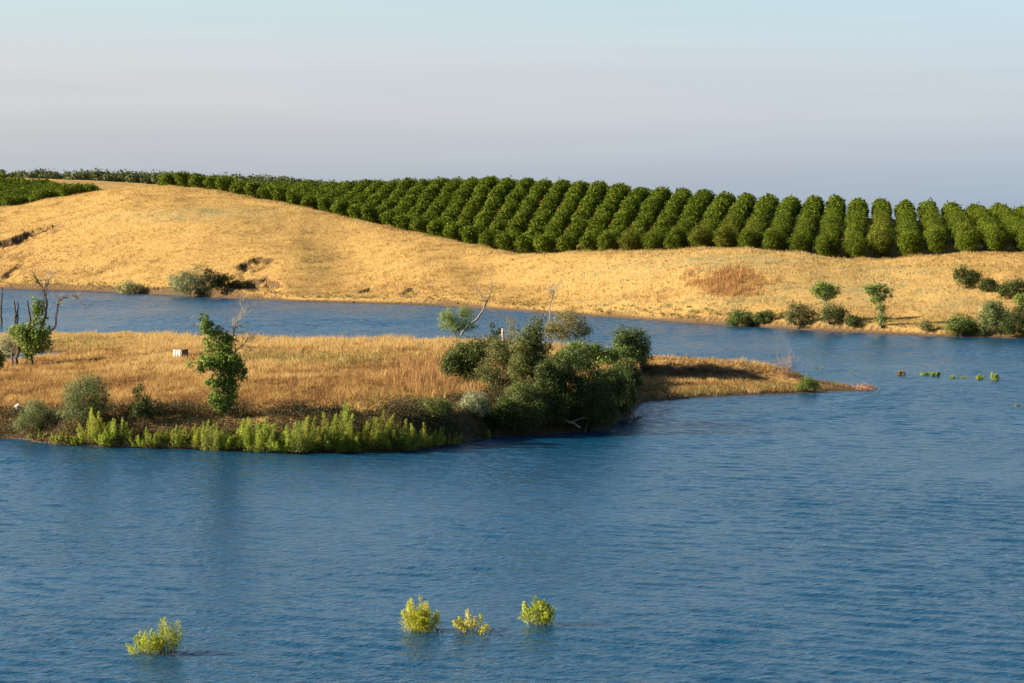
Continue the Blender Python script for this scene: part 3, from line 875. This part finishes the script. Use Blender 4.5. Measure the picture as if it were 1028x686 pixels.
# bare leaning branch, bare sapling, broken snag, log
u0, v0 = 468, 336
p, s = px_frame(u0, v0)
t = thing('bare_tree', 'bare curved leaning tree rising from the yellow-green twin bush', 'tree', p)
link('trunk', raw_mesh('trunk', *join([limb_with_twigs([(462, 338), (470, 327), (480, 320), (487, 308), (486, 301), (480, 292), (477, 288)], u0, v0, s, [1.2, 1.1, .9, .7, .5, .25], 8, 6, 1, .5, .6), limb_with_twigs([(487, 308), (491, 298), (495, 288), (494, 281)], u0, v0, s, [.6, .5, .4, .2], 10, 6, 1, .5, .3)])), M_DEAD, t)
u0, v0 = 552, 340
p, s = px_frame(u0, v0)
t = thing('bare_tree', 'spindly bare tree with flat twiggy top, behind the pointed olive tree', 'tree', p)
link('trunk', raw_mesh('trunk', *limb_with_twigs([(550, 342), (552, 318), (552, 305), (555, 296), (557, 289)], u0, v0, s, [.9, .7, .6, .4, .2], 20, 8, 2, .8, .6)), M_DEAD, t)
u0, v0 = 505, 360
p, s = px_frame(u0, v0)
t = thing('broken_snag', 'broken pale trunk stub sticking up from the thicket', 'dead tree', p)
link('trunk', raw_mesh('trunk', *limb_px([(505, 362), (505, 345), (504.5, 330)], u0, v0, s, [1.5, 1.4, 1.1])[0]), M_PALE, t)
p = place(573, 428)
s = p[1] / FP
t = thing('fallen_log', 'pale fallen log lying at the water under the dark bush', 'log', (p[0], p[1] - .6, max(p[2], 0) + .05))
link('log', raw_mesh('log', *join([limb_px([(559, 419), (568, 423), (577, 426), (582, 430)], 573, 428, s, [1.1, 1.4, 1.2, .9], y=[-4, -6, -8, -9])[0], limb_px([(573, 424), (583, 421), (591, 420)], 573, 428, s, [.6, .5, .3], y=[-6, -7, -6])[0]])), M_DEAD, t)  # pale log in a dimmer wood colour that paints its shade
p = place(620, 424)
t = thing('dead_branches', 'dark dead branches trailing in the water below the thicket', 'branches', (p[0], p[1], 0.0))
tw = []
for _ in range(7):
    tw += twigs((rng.normal() * .5, rng.normal() * .3, .05), (.9, -.2 + rng.normal() * .4, .35 + rng.normal() * .3), 1.6, .05, 2, .6, .04)
link('branches', raw_mesh('branches', *join(tw)), M_DARKWOOD, t)


# --- pale box in the grass
def box(cx, cy, cz, sx, sy, sz):
    a = np.array([(i, j, k) for i in (-1, 1) for j in (-1, 1) for k in (-1, 1)], float) * .5
    V = a * np.array([sx, sy, sz]) + np.array([cx, cy, cz])
    F = np.array([(0, 1, 3, 2), (4, 6, 7, 5), (0, 4, 5, 1), (2, 3, 7, 6), (0, 2, 6, 4), (1, 5, 7, 3)])
    return V, F


def plain(name, c1, c2, scale=3):
    return bark_material(name, c1, c2, scale)


u0, v0 = 182, 360
p, s = px_frame(u0, v0)
t = thing('concrete_box', 'small white box with a brown panel added for its shaded side, standing in the dry grass', 'box', p)
t.rotation_euler.z = R(-28)
w = 10 * s
link('body', raw_mesh('body', *box(-.15 * w, 0, 4.6 * s, w, w * .9, 9.2 * s)), plain('weathered_white_paint', (.55, .52, .47), (.78, .75, .7)), t)
link('rib', raw_mesh('rib', *join([box(-.15 * w + q * w * .3, -.45 * w - .02, 4.4 * s, .06, .05, 8 * s) for q in (-1, 0, 1)])), plain('grey_white_rib', (.5, .47, .42), (.65, .62, .56)), t)
link('shade_side_panel', raw_mesh('shade_side_panel', *box(.37 * w + .05, 0, 5.6 * s, .08, w * 1.15, 8 * s)), plain('shaded_side_brown', (.09, .05, .03), (.2, .11, .06)), t)  # brown panel puts the box's shaded right side into colour
link('lid', raw_mesh('lid', *box(.1 * w, .03, 9.4 * s, w * 1.25, w * 1.05, .07)), plain('brown_lid', (.14, .085, .05), (.24, .15, .09)), t)
p, s = px_frame(18, 414)
t_bm = (np.array([(0, 0, 0)]))
Vr, Fr = tube([(0, 0, -.2), (0, 0, .25), (.05, 0, .6), (.03, 0, .8)], [.36, .42, .33, .05], 7)
Vr[:, :2] *= rng.uniform(.8, 1.2, (len(Vr), 1))
rk = link('pale_rock', raw_mesh('pale_rock', Vr, Fr), plain('pale_stone', (.4, .37, .31), (.62, .58, .5)), label='pale upright rock on the bank at the far left', category='rock')
rk.location = p


# --- willow shoots along the island shore, in the lake, and in front
def willow(name, label, cat, u, v, w_px, h_px, n, leaf_px, pal, stems=14, group=None, lean=0.0, sink=.15, fan=.42, frm=.25, narrow=.3, fuzz=.11):
    reseed(u, v)
    p, s = px_frame(u, v)
    t = thing(name, label, cat, p, group)
    w, h = w_px * s, h_px * s
    P, N, T, K, tubes, feet = [], [], [], [], [], []
    n = int(n * 1.5)
    per = max(6, n // stems)
    for i in range(stems):
        a = rng.uniform(0, 2 * math.pi)
        r = math.sqrt(rng.random())
        b = np.array([math.cos(a) * r * w * .26, math.sin(a) * r * w * .2, -sink])
        hh = h * (1 - .42 * r * r) * rng.uniform(.62, 1.12)
        tip = b + np.array([math.cos(a) * r * w * fan * .62 + lean * hh + rng.normal() * w * .05, math.sin(a) * r * w * fan * .7, hh])
        mid = (b + tip) / 2 + np.array([math.cos(a) * w * .05, 0, hh * .06])
        q = np.linspace(0, 1, 6)[:, None]
        Q = (1 - q) ** 2 * b + 2 * q * (1 - q) * mid + q * q * tip
        feet.append(b)
        tubes.append(tube(Q, np.linspace(max(.018, h * .008), .008, 6), 3))
        tt = frm + (1 - frm) * rng.random(per) ** .8
        qq = tt[:, None]
        X = (1 - qq) ** 2 * b + 2 * qq * (1 - qq) * mid + qq * qq * tip
        d = unit(tip - b)
        side = rng.normal(size=(per, 3)) * np.array([1, 1, .6])
        X = X + side * (fuzz * h * (1.15 - tt))[:, None]
        P.append(X)
        T.append(unit(d + .55 * unit(side)))
        N.append(unit(rng.normal(size=(per, 3)) + np.array([0, 0, .2])))
        K.append(palette(pal, per, .5 * rng.random() + .35 * rng.random(per) + .15 * tt))
    P, N, T, K = map(np.concatenate, (P, N, T, K))
    m = P[:, 2] > .02
    tubes.append(roots(feet))
    sz = leaf_px * s * rng.uniform(.6, 1.4, int(m.sum()))
    link('foliage', raw_mesh('foliage', *leaves(P[m], N[m], sz, sz * narrow, K[m], T[m])), M_WILLOW, t)
    link('stems', raw_mesh('stems', *join(tubes)), M_BARK, t)
    return t


ORD = ['', 'first', 'second', 'third', 'fourth', 'fifth', 'sixth', 'seventh', 'eighth', 'ninth', 'tenth', 'eleventh', 'twelfth', 'thirteenth', 'fourteenth', 'fifteenth', 'sixteenth', 'seventeenth', 'eighteenth', 'nineteenth', 'twentieth']


def ordinal(n):
    if n <= 20:
        return ORD[n]
    tens = {2: 'twenty', 3: 'thirty', 4: 'forty', 5: 'fifty'}[n // 10]
    return tens + '-' + ORD[n % 10] if n % 10 else tens[:-1] + 'ieth'


WS = [(40, 442, 16, 10), (64, 446, 22, 14), (80, 447, 16, 12), (94, 448, 17, 32), (107, 449, 14, 20), (117, 449, 17, 28), (144, 450, 17, 18), (160, 451, 17, 21), (176, 451, 17, 22), (193, 452, 17, 26), (211, 453, 18, 32), (227, 453, 17, 28), (243, 453, 17, 31), (257, 454, 17, 35), (271, 454, 16, 30), (285, 454, 16, 29), (301, 454, 18, 42), (315, 454, 17, 33), (328, 455, 15, 28), (337, 453, 19, 48), (344, 455, 14, 20), (360, 454, 17, 32), (377, 453, 18, 40), (391, 453, 16, 29), (405, 452, 17, 38), (418, 450, 17, 26), (433, 448, 17, 24), (447, 446, 17, 17)]
for i, (u_, v_, w_, h_) in enumerate(WS):
    lab = f'{ordinal(i + 1)} willow shrub from the left in the yellow-green row along the island shore'
    if h_ == 48:
        lab = 'tallest willow shrub of the yellow-green row along the island shore'
    if i == 0:
        lab = 'lowest leftmost willow shrub of the yellow-green row along the island shore'
    if i == len(WS) - 1:
        lab = 'rightmost willow shrub of the yellow-green row along the island shore'
    k = rng.random()
    pal = [YELG, [(.08, .12, .018), (.17, .2, .03), (.27, .28, .05)], [(.115, .135, .018), (.21, .23, .028), (.31, .30, .045)]][int(k * 3)]
    willow('willow_shrub', lab, 'shrub', u_, v_ - .5, w_ * 1.95, h_ * rng.uniform(.88, 1.14), int(2300 + 45 * h_), 1.7, pal, 17, 'yellow-green willow shrubs along the island shore', lean=.06 + rng.normal() * .09, frm=.04, narrow=.28, fuzz=.085)
willow('willow_shrub', 'small bright willow sprout alone at the waterline, left of the olive waterside bush', 'shrub', 487, 440, 16, 11, 600, 2.0, YELG, 14)

FG = 'young willows standing in the foreground water'
FGP = [(.09, .115, .012), (.21, .24, .022), (.38, .38, .042)]
willow('willow_shrub', 'lower left of two touching yellow-green willows in foreground water', 'shrub', 146, 656, 36, 28, 2400, 2.0, FGP, 18, FG, fan=.5, narrow=.32, fuzz=.15)
willow('willow_shrub', 'taller right of two touching yellow-green willows in foreground water', 'shrub', 168, 656, 31, 38, 2500, 2.0, FGP, 22, FG, fan=.45, narrow=.32, fuzz=.15)
willow('willow_shrub', 'largest dense yellow willow of the three at centre in foreground water', 'shrub', 423, 634, 38, 37, 5200, 2.0, [(.12, .13, .014), (.28, .28, .026), (.46, .42, .055)], 34, FG, lean=-.1, fan=.45, frm=.06, narrow=.34, fuzz=.15)
willow('willow_shrub', 'sparse leaning willow between two denser ones in foreground water', 'shrub', 478, 635, 42, 25, 720, 2.6, [(.16, .15, .02), (.32, .28, .035), (.42, .36, .06)], 11, FG, lean=-.15, fan=.8, narrow=.45, fuzz=.16, frm=.35)
willow('willow_shrub', 'broad-leaved yellow-green willow, right of the sparse one in foreground water', 'shrub', 540, 628, 32, 31, 1300, 2.7, FGP, 17, FG, lean=-.18, fan=.55, narrow=.5, fuzz=.2)
willow('water_plant', 'tiny dark green tuft floating just right of the dense foreground willow', 'plant', 441, 635, 10, 6, 130, 2.6, MIDG, 6, narrow=.4)
willow('water_plant', 'tiny leafy scrap afloat between sparse and broad-leaved foreground willows', 'plant', 516, 616, 9, 3, 40, 2.8, FGP, 5, narrow=.5)

FW = [(822, 370, 15, 2.5, GREEN, 'flat green floating patch nearest the spit'), (855, 373, 13, 2, GREEN, 'faint thin floating patch, second out from the spit'), (905, 377, 7, 7, [(.14, .10, .03), (.24, .16, .05)], 'brownish upright tuft, third out from the spit'),
      (928, 377, 13, 5, YELG, 'low yellow-green tuft touching a taller upright tuft on its right'), (939, 378, 9, 7, YELG, 'upright yellow-green tuft touching the low tuft at its left'), (958, 380, 9, 5, YELG, 'small low green tuft just right of the touching pair'), (969, 380, 7, 4, GREEN, 'smallest dull tuft midway along the row'),
      (984, 381, 9, 6, YELG, 'pale low tuft beside the tallest tuft'), (998, 382, 10, 9, YELG, 'tallest bright tuft of the row'), (1022, 408, 6, 4, GREEN, 'lone dull tuft nearest the right edge')]
for (u_, v_, w_, h_, pal, lab) in FW:
    willow('water_plant', lab + ', in open water', 'plant', u_, v_, w_, h_, int(90 + 26 * h_), 1.9, pal, 9, 'small plants standing in the water beyond the spit', fan=.4, narrow=.4, fuzz=.2)

# --- shrubs and trees along the far shore
FS = 'shrubs along the far shore'
bush('shrub', 'grey-green rounded shrub casting a long shadow on the far left shore', 'shrub', 191, 298, [(179, 281, 13, 11), (196, 279, 12, 13), (204, 289, 10, 9), (186, 288, 15, 9)], 4200, 1.7, [(.07, .085, .035), (.13, .145, .065), (.21, .21, .11)], 80, .28, group=FS, aspect=.4)
bush('shrub', 'low dry pale-green shrub left of the grey-green rounded shrub, far shore', 'shrub', 130, 295, [(128, 289, 12, 6), (138, 290, 8, 5)], 1500, 1.6, [(.12, .115, .04), (.2, .185, .07), (.28, .24, .1)], 40, .3, group=FS)
bush('shrub', 'added dark shrub standing in for the shadow right of the grey-green rounded shrub, far shore', 'shrub', 224, 299, [(212, 287, 11, 10), (226, 290, 13, 8), (242, 293, 11, 6)], 3600, 1.6, [(.014, .018, .006), (.026, .032, .010), (.05, .05, .018)], 70, .3, group=FS)  # near-black foliage added as the rounded shrub's shadow on the bank
bush('shrub', 'rounded green shrub, leftmost of the waterside shrubs on the right far shore', 'shrub', 743, 328, [(743, 319, 12, 9), (736, 322, 8, 6), (751, 321, 8, 7)], 2300, 1.6, MIDG, 54, .3, group=FS)
bush('shrub', 'small low green shrub just right of the rounded green one, far shore', 'shrub', 768, 329, [(768, 323, 10, 6), (762, 324, 6, 5)], 1500, 1.6, MIDG, 40, .3, group=FS)
bush('shrub', 'brownish dark shrub left of the two small trees, far shore', 'shrub', 806, 330, [(801, 315, 11, 10), (812, 318, 10, 10), (796, 321, 9, 7)], 2600, 1.6, [(.045, .045, .016), (.075, .075, .025), (.12, .115, .04)], 60, .3, group=FS, ragged=.12)
bush('shrub', 'olive shrub around the foot of the left small tree, far shore', 'shrub', 837, 329, [(836, 318, 11, 10), (845, 321, 9, 7), (829, 321, 8, 7)], 2200, 1.6, OLIVE, 54, .3, group=FS)
bush('shrub', 'low dark shrub between the two small trees, far shore', 'shrub', 858, 329, [(857, 323, 9, 6), (866, 325, 6, 4)], 1100, 1.6, DARKG, 34, .3, group=FS)
bush('shrub', 'small brown-green shrub at the waterline right of the two small trees, far shore', 'shrub', 930, 336, [(930, 330, 7, 6)], 700, 1.6, BROWNG, 24, .35, group=FS)
bush('shrub', 'rounded green shrub at the waterline, left of the biggest pair, far shore', 'shrub', 966, 338, [(966, 327, 14, 10), (957, 330, 9, 8), (976, 330, 9, 8)], 3000, 1.7, MIDG, 70, .28, group=FS)
bush('shrub', 'tall grey-topped shrub of the waterside pair near the right edge, far shore', 'shrub', 998, 338, [(998, 317, 13, 13), (990, 326, 11, 11), (1005, 324, 12, 13), (996, 309, 8, 6)], 4300, 1.7, [(.04, .06, .018), (.085, .11, .035), (.15, .17, .065)], 90, .27, group=FS)
bush('shrub', 'dark broad shrub cut by the right edge at the waterline, far shore', 'shrub', 1022, 339, [(1020, 323, 13, 14), (1030, 320, 13, 14), (1012, 329, 9, 9)], 4000, 1.7, DARKG, 80, .27, group=FS)
HB = 'round dark bushes on the slope at right'
bush('shrub', 'round dark green bush highest on the right slope', 'shrub', 971, 291, [(967, 277, 10, 9), (976, 281, 10, 9), (970, 284, 11, 7)], 2700, 1.6, DARKG, 60, .28, group=HB)
bush('shrub', 'small dark bush in the middle of the three on the right slope', 'shrub', 993, 294, [(992, 287, 9, 7), (1000, 290, 7, 5)], 1500, 1.6, DARKG, 40, .3, group=HB)
bush('shrub', 'dark bush at the right edge on the slope, rightmost of three', 'shrub', 1016, 300, [(1014, 291, 10, 9), (1024, 289, 9, 8), (1008, 294, 7, 5)], 2300, 1.6, DARKG, 54, .28, group=HB)
bush('shrub', 'small bright green bush at the right edge below the dark slope bushes', 'shrub', 1026, 307, [(1026, 301, 7, 6)], 800, 1.6, FRESH, 24, .34, group=HB)
ST_ = 'two small trees on the far shore'
for (u0, v0, crownL, trunkp, lab) in (
        (832, 329, [(827, 293, 10, 7), (818, 296, 7, 6), (836, 294, 8, 6), (830, 300, 9, 6)], [(832, 331), (831, 318), (829, 305), (826, 296)], 'small tree with one rounded crown, left of the two on the far shore'),
        (884, 328, [(874, 291, 9, 5.5), (884, 290, 9, 6), (892, 295, 7, 6), (880, 299, 9, 6), (884, 310, 5, 8), (885, 320, 6, 8)], [(884, 330), (884, 315), (883, 302), (880, 292)], 'small flat-topped tree with leafy trunk, right of the two on the far shore')):
    t_, s_, p_ = bush('small_tree', lab, 'tree', u0, v0, crownL, 2600, 1.6, FRESH if u0 < 850 else [(.05, .09, .014), (.10, .15, .028), (.17, .21, .05)], 60, .3, group=ST_, stem_n=0, ragged=.1)
    link('trunk', raw_mesh('trunk', *join([limb_px(trunkp, u0, v0, s_, [1.3, 1.0, .8, .4])[0], limb_px([(trunkp[2][0], trunkp[2][1]), (trunkp[2][0] + 7, trunkp[2][1] - 9)], u0, v0, s_, [.7, .3])[0], limb_px([(trunkp[2][0], trunkp[2][1] + 2), (trunkp[2][0] - 8, trunkp[2][1] - 6)], u0, v0, s_, [.6, .3])[0]])), M_DEAD, t_)

# ------------------------------------------------------------------ orchard
ORCH = [(.038, .060, .005), (.072, .100, .008), (.125, .15, .014)]
ORCH_TIP = [(.07, .095, .01), (.115, .14, .015)]


def orchard_tree_meshes(pal):
    r = 2.32
    lm = [(0, 0, 2.9, r * .95, r * .95, 2.1), (.3, .3, 3.3, 1.4, 1.4, 1.4), (-.4, -.2, 2.2, 1.6, 1.6, 1.6), (.4, -.4, 1.9, 1.6, 1.6, 1.5), (0, .4, 1.7, 1.75, 1.7, 1.3)]
    lm = [tuple(np.array(l) * rng.uniform(.9, 1.1, 6)) for l in lm]
    a = crown(lm, 2800, .27, pal, 90, .25, .6, .45, zmin=.45, ragged=.10)
    b = crown(lm, 220, .24, ORCH_TIP, 60, .2, .45, .8, zmin=1.2, ragged=.1)
    cm = raw_mesh('crown', *join([a, b]))
    tr = [tube([(0, 0, -.4), (.03, 0, .5), (.05, .04, 1.2)], [.19, .15, .13], 6)]
    for k in range(4):
        a_ = k * 1.57 + rng.random()
        tr.append(tube([(.05, .04, 1.1), (.5 * math.cos(a_), .5 * math.sin(a_), 1.9), (1.1 * math.cos(a_), 1.1 * math.sin(a_), 3.0)], [.1, .07, .03], 4))
    tm = raw_mesh('trunk', *join(tr))
    cm.materials.append(M_ORCH)
    tm.materials.append(M_BARK)
    return cm, tm


az = R(7.4)
rd, rc = np.array([math.sin(az), math.cos(az)]), np.array([math.cos(az), -math.sin(az)])
spots = []
for i in range(-85, 34):
    off = (i * 17.31) % 1.0 * 3.1
    for j in range(130, 390):
        q = rc * (i * 5.3) + rd * (j * 3.1 + off)
        spots.append((i, j, q[0] + rng.normal() * .14, q[1] + rng.normal() * .2))
S = np.array(spots)
S = S[(S[:, 3] > 480) & (rng.random(len(S)) > .025)]
uS = 514 + FP * S[:, 2] / S[:, 3]
DS = S[:, 3]
front = ridge_D(uS) + 9 + 10 * sstep(840, 880, uS) * (1 - sstep(900, 1000, uS))
ok = (uS > 165) & (uS < 1330) & (DS > front) & (DS < crest_D(uS) + 22)
S, uS, DS = S[ok], uS[ok], DS[ok]
zS = hill(S[:, 2], DS)
PS = np.stack([S[:, 2], DS, zS], 1)
ut, vt, _ = proj(PS + np.array([0, 0, 4.6]))
infr = (ut > -12) & (ut < 1040) & (vt < ridge_v(ut) - 1.0)
cand = np.where(infr)[0]
cand = cand[np.argsort(DS[cand])][:296]
chosen = np.zeros(len(S), bool)
chosen[cand] = True
ORCH_Y = [(.055, .066, .008), (.095, .108, .012), (.15, .158, .02)]
variants = [orchard_tree_meshes(p_) for p_ in (ORCH, ORCH, ORCH, ORCH, ORCH_Y, ORCH_Y)]
row_tone = {int(r_): rng.random() for r_ in set(S[:, 0])}
rows = sorted(set(S[cand, 0].astype(int)), reverse=True)      # from the right edge leftwards
# only rows that show in the frame count
for rn, row in enumerate(rows):
    mem = [k for k in cand if int(S[k, 0]) == row]
    mem.sort(key=lambda k: DS[k])
    for pn, k in enumerate(mem):
        where = 'front tree' if pn == 0 else f'{ordinal(pn + 1)} tree back'
        t = thing('orchard_tree', f'{where} in the {ordinal(rn + 1)} orchard row from the right photo edge', 'tree', PS[k] - np.array([0, 0, .1]), 'clipped green trees in the orchard rows on the hill')
        t.rotation_euler.z = rng.uniform(0, 6.28)
        sc = rng.uniform(.92, 1.08)
        t.scale = (sc, sc, sc * rng.uniform(.94, 1.08))
        cm, tm = variants[4 + rng.integers(2)] if rng.random() < (.8 if row_tone[row] > .72 else .06) else variants[rng.integers(4)]
        link('crown', cm, None, t)
        link('trunk', tm, None, t)

# the orchard trees beyond the nearest three hundred, and the left-hand orchard, as one mass
vis = (ut > -25) & (ut < 1330) & (vt < ridge_v(ut) + 1)
rest = list(PS[~chosen & vis])
uL, sp = [], []
az2 = R(30)
rd2, rc2 = np.array([math.sin(az2), math.cos(az2)]), np.array([math.cos(az2), -math.sin(az2)])
for i in range(-130, 10):
    for j in range(-60, 460):
        q = rc2 * (i * 8.0) + rd2 * (j * 3.3)
        sp.append(q)
sp = np.array(sp)
us_ = 514 + FP * sp[:, 0] / np.maximum(sp[:, 1], 1)
okk = (sp[:, 1] > 842) & (sp[:, 1] < 985) & (us_ > -160) & (us_ < 104 - (985 - sp[:, 1]) * .1) & (sp[:, 1] > ridge_D(us_) + 12)
sp = sp[okk]
zl = hill(sp[:, 0], sp[:, 1])
rest += list(np.concatenate([sp, zl[:, None]], 1))
lo = []
for k in range(5):
    r = 2.15
    lm = [(0, 0, 2.8, r, r, 2.0), (.3, .3, 3.2, 1.5, 1.5, 1.4), (-.4, -.4, 2.0, 1.8, 1.8, 1.5)]
    lo.append(crown(lm, 760, .42, ORCH, 56, .2, .65, .45, zmin=.25, ragged=.06))
parts = []
for q in rest:
    V, F, K = lo[rng.integers(5)]
    a = rng.uniform(0, 6.28)
    c_, s_ = math.cos(a), math.sin(a)
    W = V * rng.uniform(.9, 1.1)
    W = np.stack([W[:, 0] * c_ - W[:, 1] * s_, W[:, 0] * s_ + W[:, 1] * c_, W[:, 2]], 1)
    parts.append((W + np.asarray(q) - np.array([0, 0, .1]), F, K * rng.uniform(.9, 1.1)))
link('orchard_rows', raw_mesh('orchard_rows', *join(parts)), M_ORCH, kind='stuff')
print('orchard things', chosen.sum(), 'mass', len(rest))

# distant tree belt
parts = []
for _ in range(420):
    D = rng.uniform(1380, 1640)
    u_ = rng.uniform(-60, 345)
    x = (u_ - 514) / FP * D
    z = hill(np.array([x]), np.array([D]))[0]
    r, h = rng.uniform(2.6, 4.5), rng.uniform(4.0, 6.5)
    V, F, K = crown([(0, 0, h * .55, r, r, h * .5)], 130, 1.3, [(.06, .075, .03), (.10, .12, .045)], 14, .45, .7, .4)  # paler leaf palette puts the haze into the belt's colour
    parts.append((V + np.array([x, D, z]), F, K))
link('distant_tree_belt', raw_mesh('distant_tree_belt', *join(parts)), M_ORCH, kind='stuff')

# ------------------------------------------------------------------ light, sky, camera
SUN_EL, SUN_AZ = 21.0, -87.0          # azimuth from +Y towards +X: the sun stands at the left
d = Vector((math.sin(R(SUN_AZ)) * math.cos(R(SUN_EL)), math.cos(R(SUN_AZ)) * math.cos(R(SUN_EL)), math.sin(R(SUN_EL))))
sl = bpy.data.lights.new('sun', 'SUN')
sl.energy = 5.0
sl.angle = R(.53)
sl.color = (1.0, .86, .66)
so = bpy.data.objects.new('sun', sl)
so.rotation_euler = (-d).to_track_quat('-Z', 'Y').to_euler()
so.location = (-100, 100, 120)
C.objects.link(so)

w = bpy.data.worlds.new('World')
bpy.context.scene.world = w
w.use_nodes = True
nt = w.node_tree
nt.nodes.clear()
out = nt.nodes.new('ShaderNodeOutputWorld')
bg = nt.nodes.new('ShaderNodeBackground')
bg.inputs['Strength'].default_value = .05 * .86
sky = nt.nodes.new('ShaderNodeTexSky')
sky.sky_type = 'NISHITA'
sky.sun_disc = False
sky.sun_elevation = R(SUN_EL)
sky.sun_rotation = R(SUN_AZ)
sky.altitude = 100
sky.air_density = 1.0
sky.dust_density = .15
sky.ozone_density = 2.0
tcw = nt.nodes.new('ShaderNodeTexCoord')
sx = nt.nodes.new('ShaderNodeSeparateXYZ')
nt.links.new(tcw.outputs['Generated'], sx.inputs[0])
mrz = nt.nodes.new('ShaderNodeMapRange')
mrz.inputs['From Min'].default_value, mrz.inputs['From Max'].default_value = 0.0, .08
nt.links.new(sx.outputs['Z'], mrz.inputs['Value'])
SKY_K = .80 / (.05 * .86)
hz = ramp(nt.nodes, nt.links, mrz.outputs[0], [(.0, (.142, .163, .190)), (.14, (.164, .182, .205)), (.40, (.212, .222, .234)), (.65, (.226, .246, .260)), (.92, (.203, .258, .284)), (1.0, (.182, .250, .294))])
mps = nt.nodes.new('ShaderNodeMapping'); mps.inputs['Scale'].default_value = (4, 4, 75)
nt.links.new(tcw.outputs['Generated'], mps.inputs[0])
nz = noise_node(nt.nodes, nt.links, mps.outputs[0], 1.0, 4)
nr = nt.nodes.new('ShaderNodeMapRange'); nr.inputs['To Min'].default_value, nr.inputs['To Max'].default_value = .91, 1.09
nt.links.new(nz.outputs['Fac'], nr.inputs['Value'])
lr = nt.nodes.new('ShaderNodeMapRange'); lr.inputs['From Min'].default_value, lr.inputs['From Max'].default_value = -.18, .18
nt.links.new(sx.outputs['X'], lr.inputs['Value'])
tone = ramp(nt.nodes, nt.links, lr.outputs[0], [(0, (1.04, 1.0, .96)), (1, (.95, 1.0, 1.04))])
vmt = nt.nodes.new('ShaderNodeVectorMath'); vmt.operation = 'MULTIPLY'
nt.links.new(hz.outputs[0], vmt.inputs[0]); nt.links.new(tone.outputs[0], vmt.inputs[1])
vms = nt.nodes.new('ShaderNodeVectorMath'); vms.operation = 'SCALE'
nt.links.new(vmt.outputs[0], vms.inputs[0]); nt.links.new(nr.outputs[0], vms.inputs['Scale'])
hz = vms
mul = nt.nodes.new('ShaderNodeVectorMath'); mul.operation = 'SCALE'; mul.inputs['Scale'].default_value = SKY_K
nt.links.new(hz.outputs[0], mul.inputs[0])
mrf = nt.nodes.new('ShaderNodeMapRange')
mrf.inputs['From Min'].default_value, mrf.inputs['From Max'].default_value = .05, .12
mrf.interpolation_type = 'SMOOTHSTEP'
nt.links.new(sx.outputs['Z'], mrf.inputs['Value'])
mxs = nt.nodes.new('ShaderNodeMixRGB')
nt.links.new(mrf.outputs[0], mxs.inputs[0])
nt.links.new(mul.outputs[0], mxs.inputs[1])
nt.links.new(sky.outputs[0], mxs.inputs[2])
nt.links.new(mxs.outputs[0], bg.inputs[0])
nt.links.new(bg.outputs[0], out.inputs[0])

cam = bpy.data.cameras.new('camera')
cam.sensor_width = 36
cam.lens = 36 * FP / 1028
cam.clip_start = 1
cam.clip_end = 80000
co = bpy.data.objects.new('camera', cam)
co.location = (0, 0, H)
co.rotation_euler = (math.pi / 2 - TH, 0, 0)
C.objects.link(co)
sc = bpy.context.scene
sc.camera = co
sc.view_settings.view_transform = 'Standard'
sc.view_settings.look = 'None'
sc.view_settings.gamma = 1
sc.view_settings.exposure = 1.83
sc.view_settings.use_curve_mapping = False
sc.cycles.max_bounces = 6
sc.cycles.diffuse_bounces = 3
sc.cycles.transmission_bounces = 4
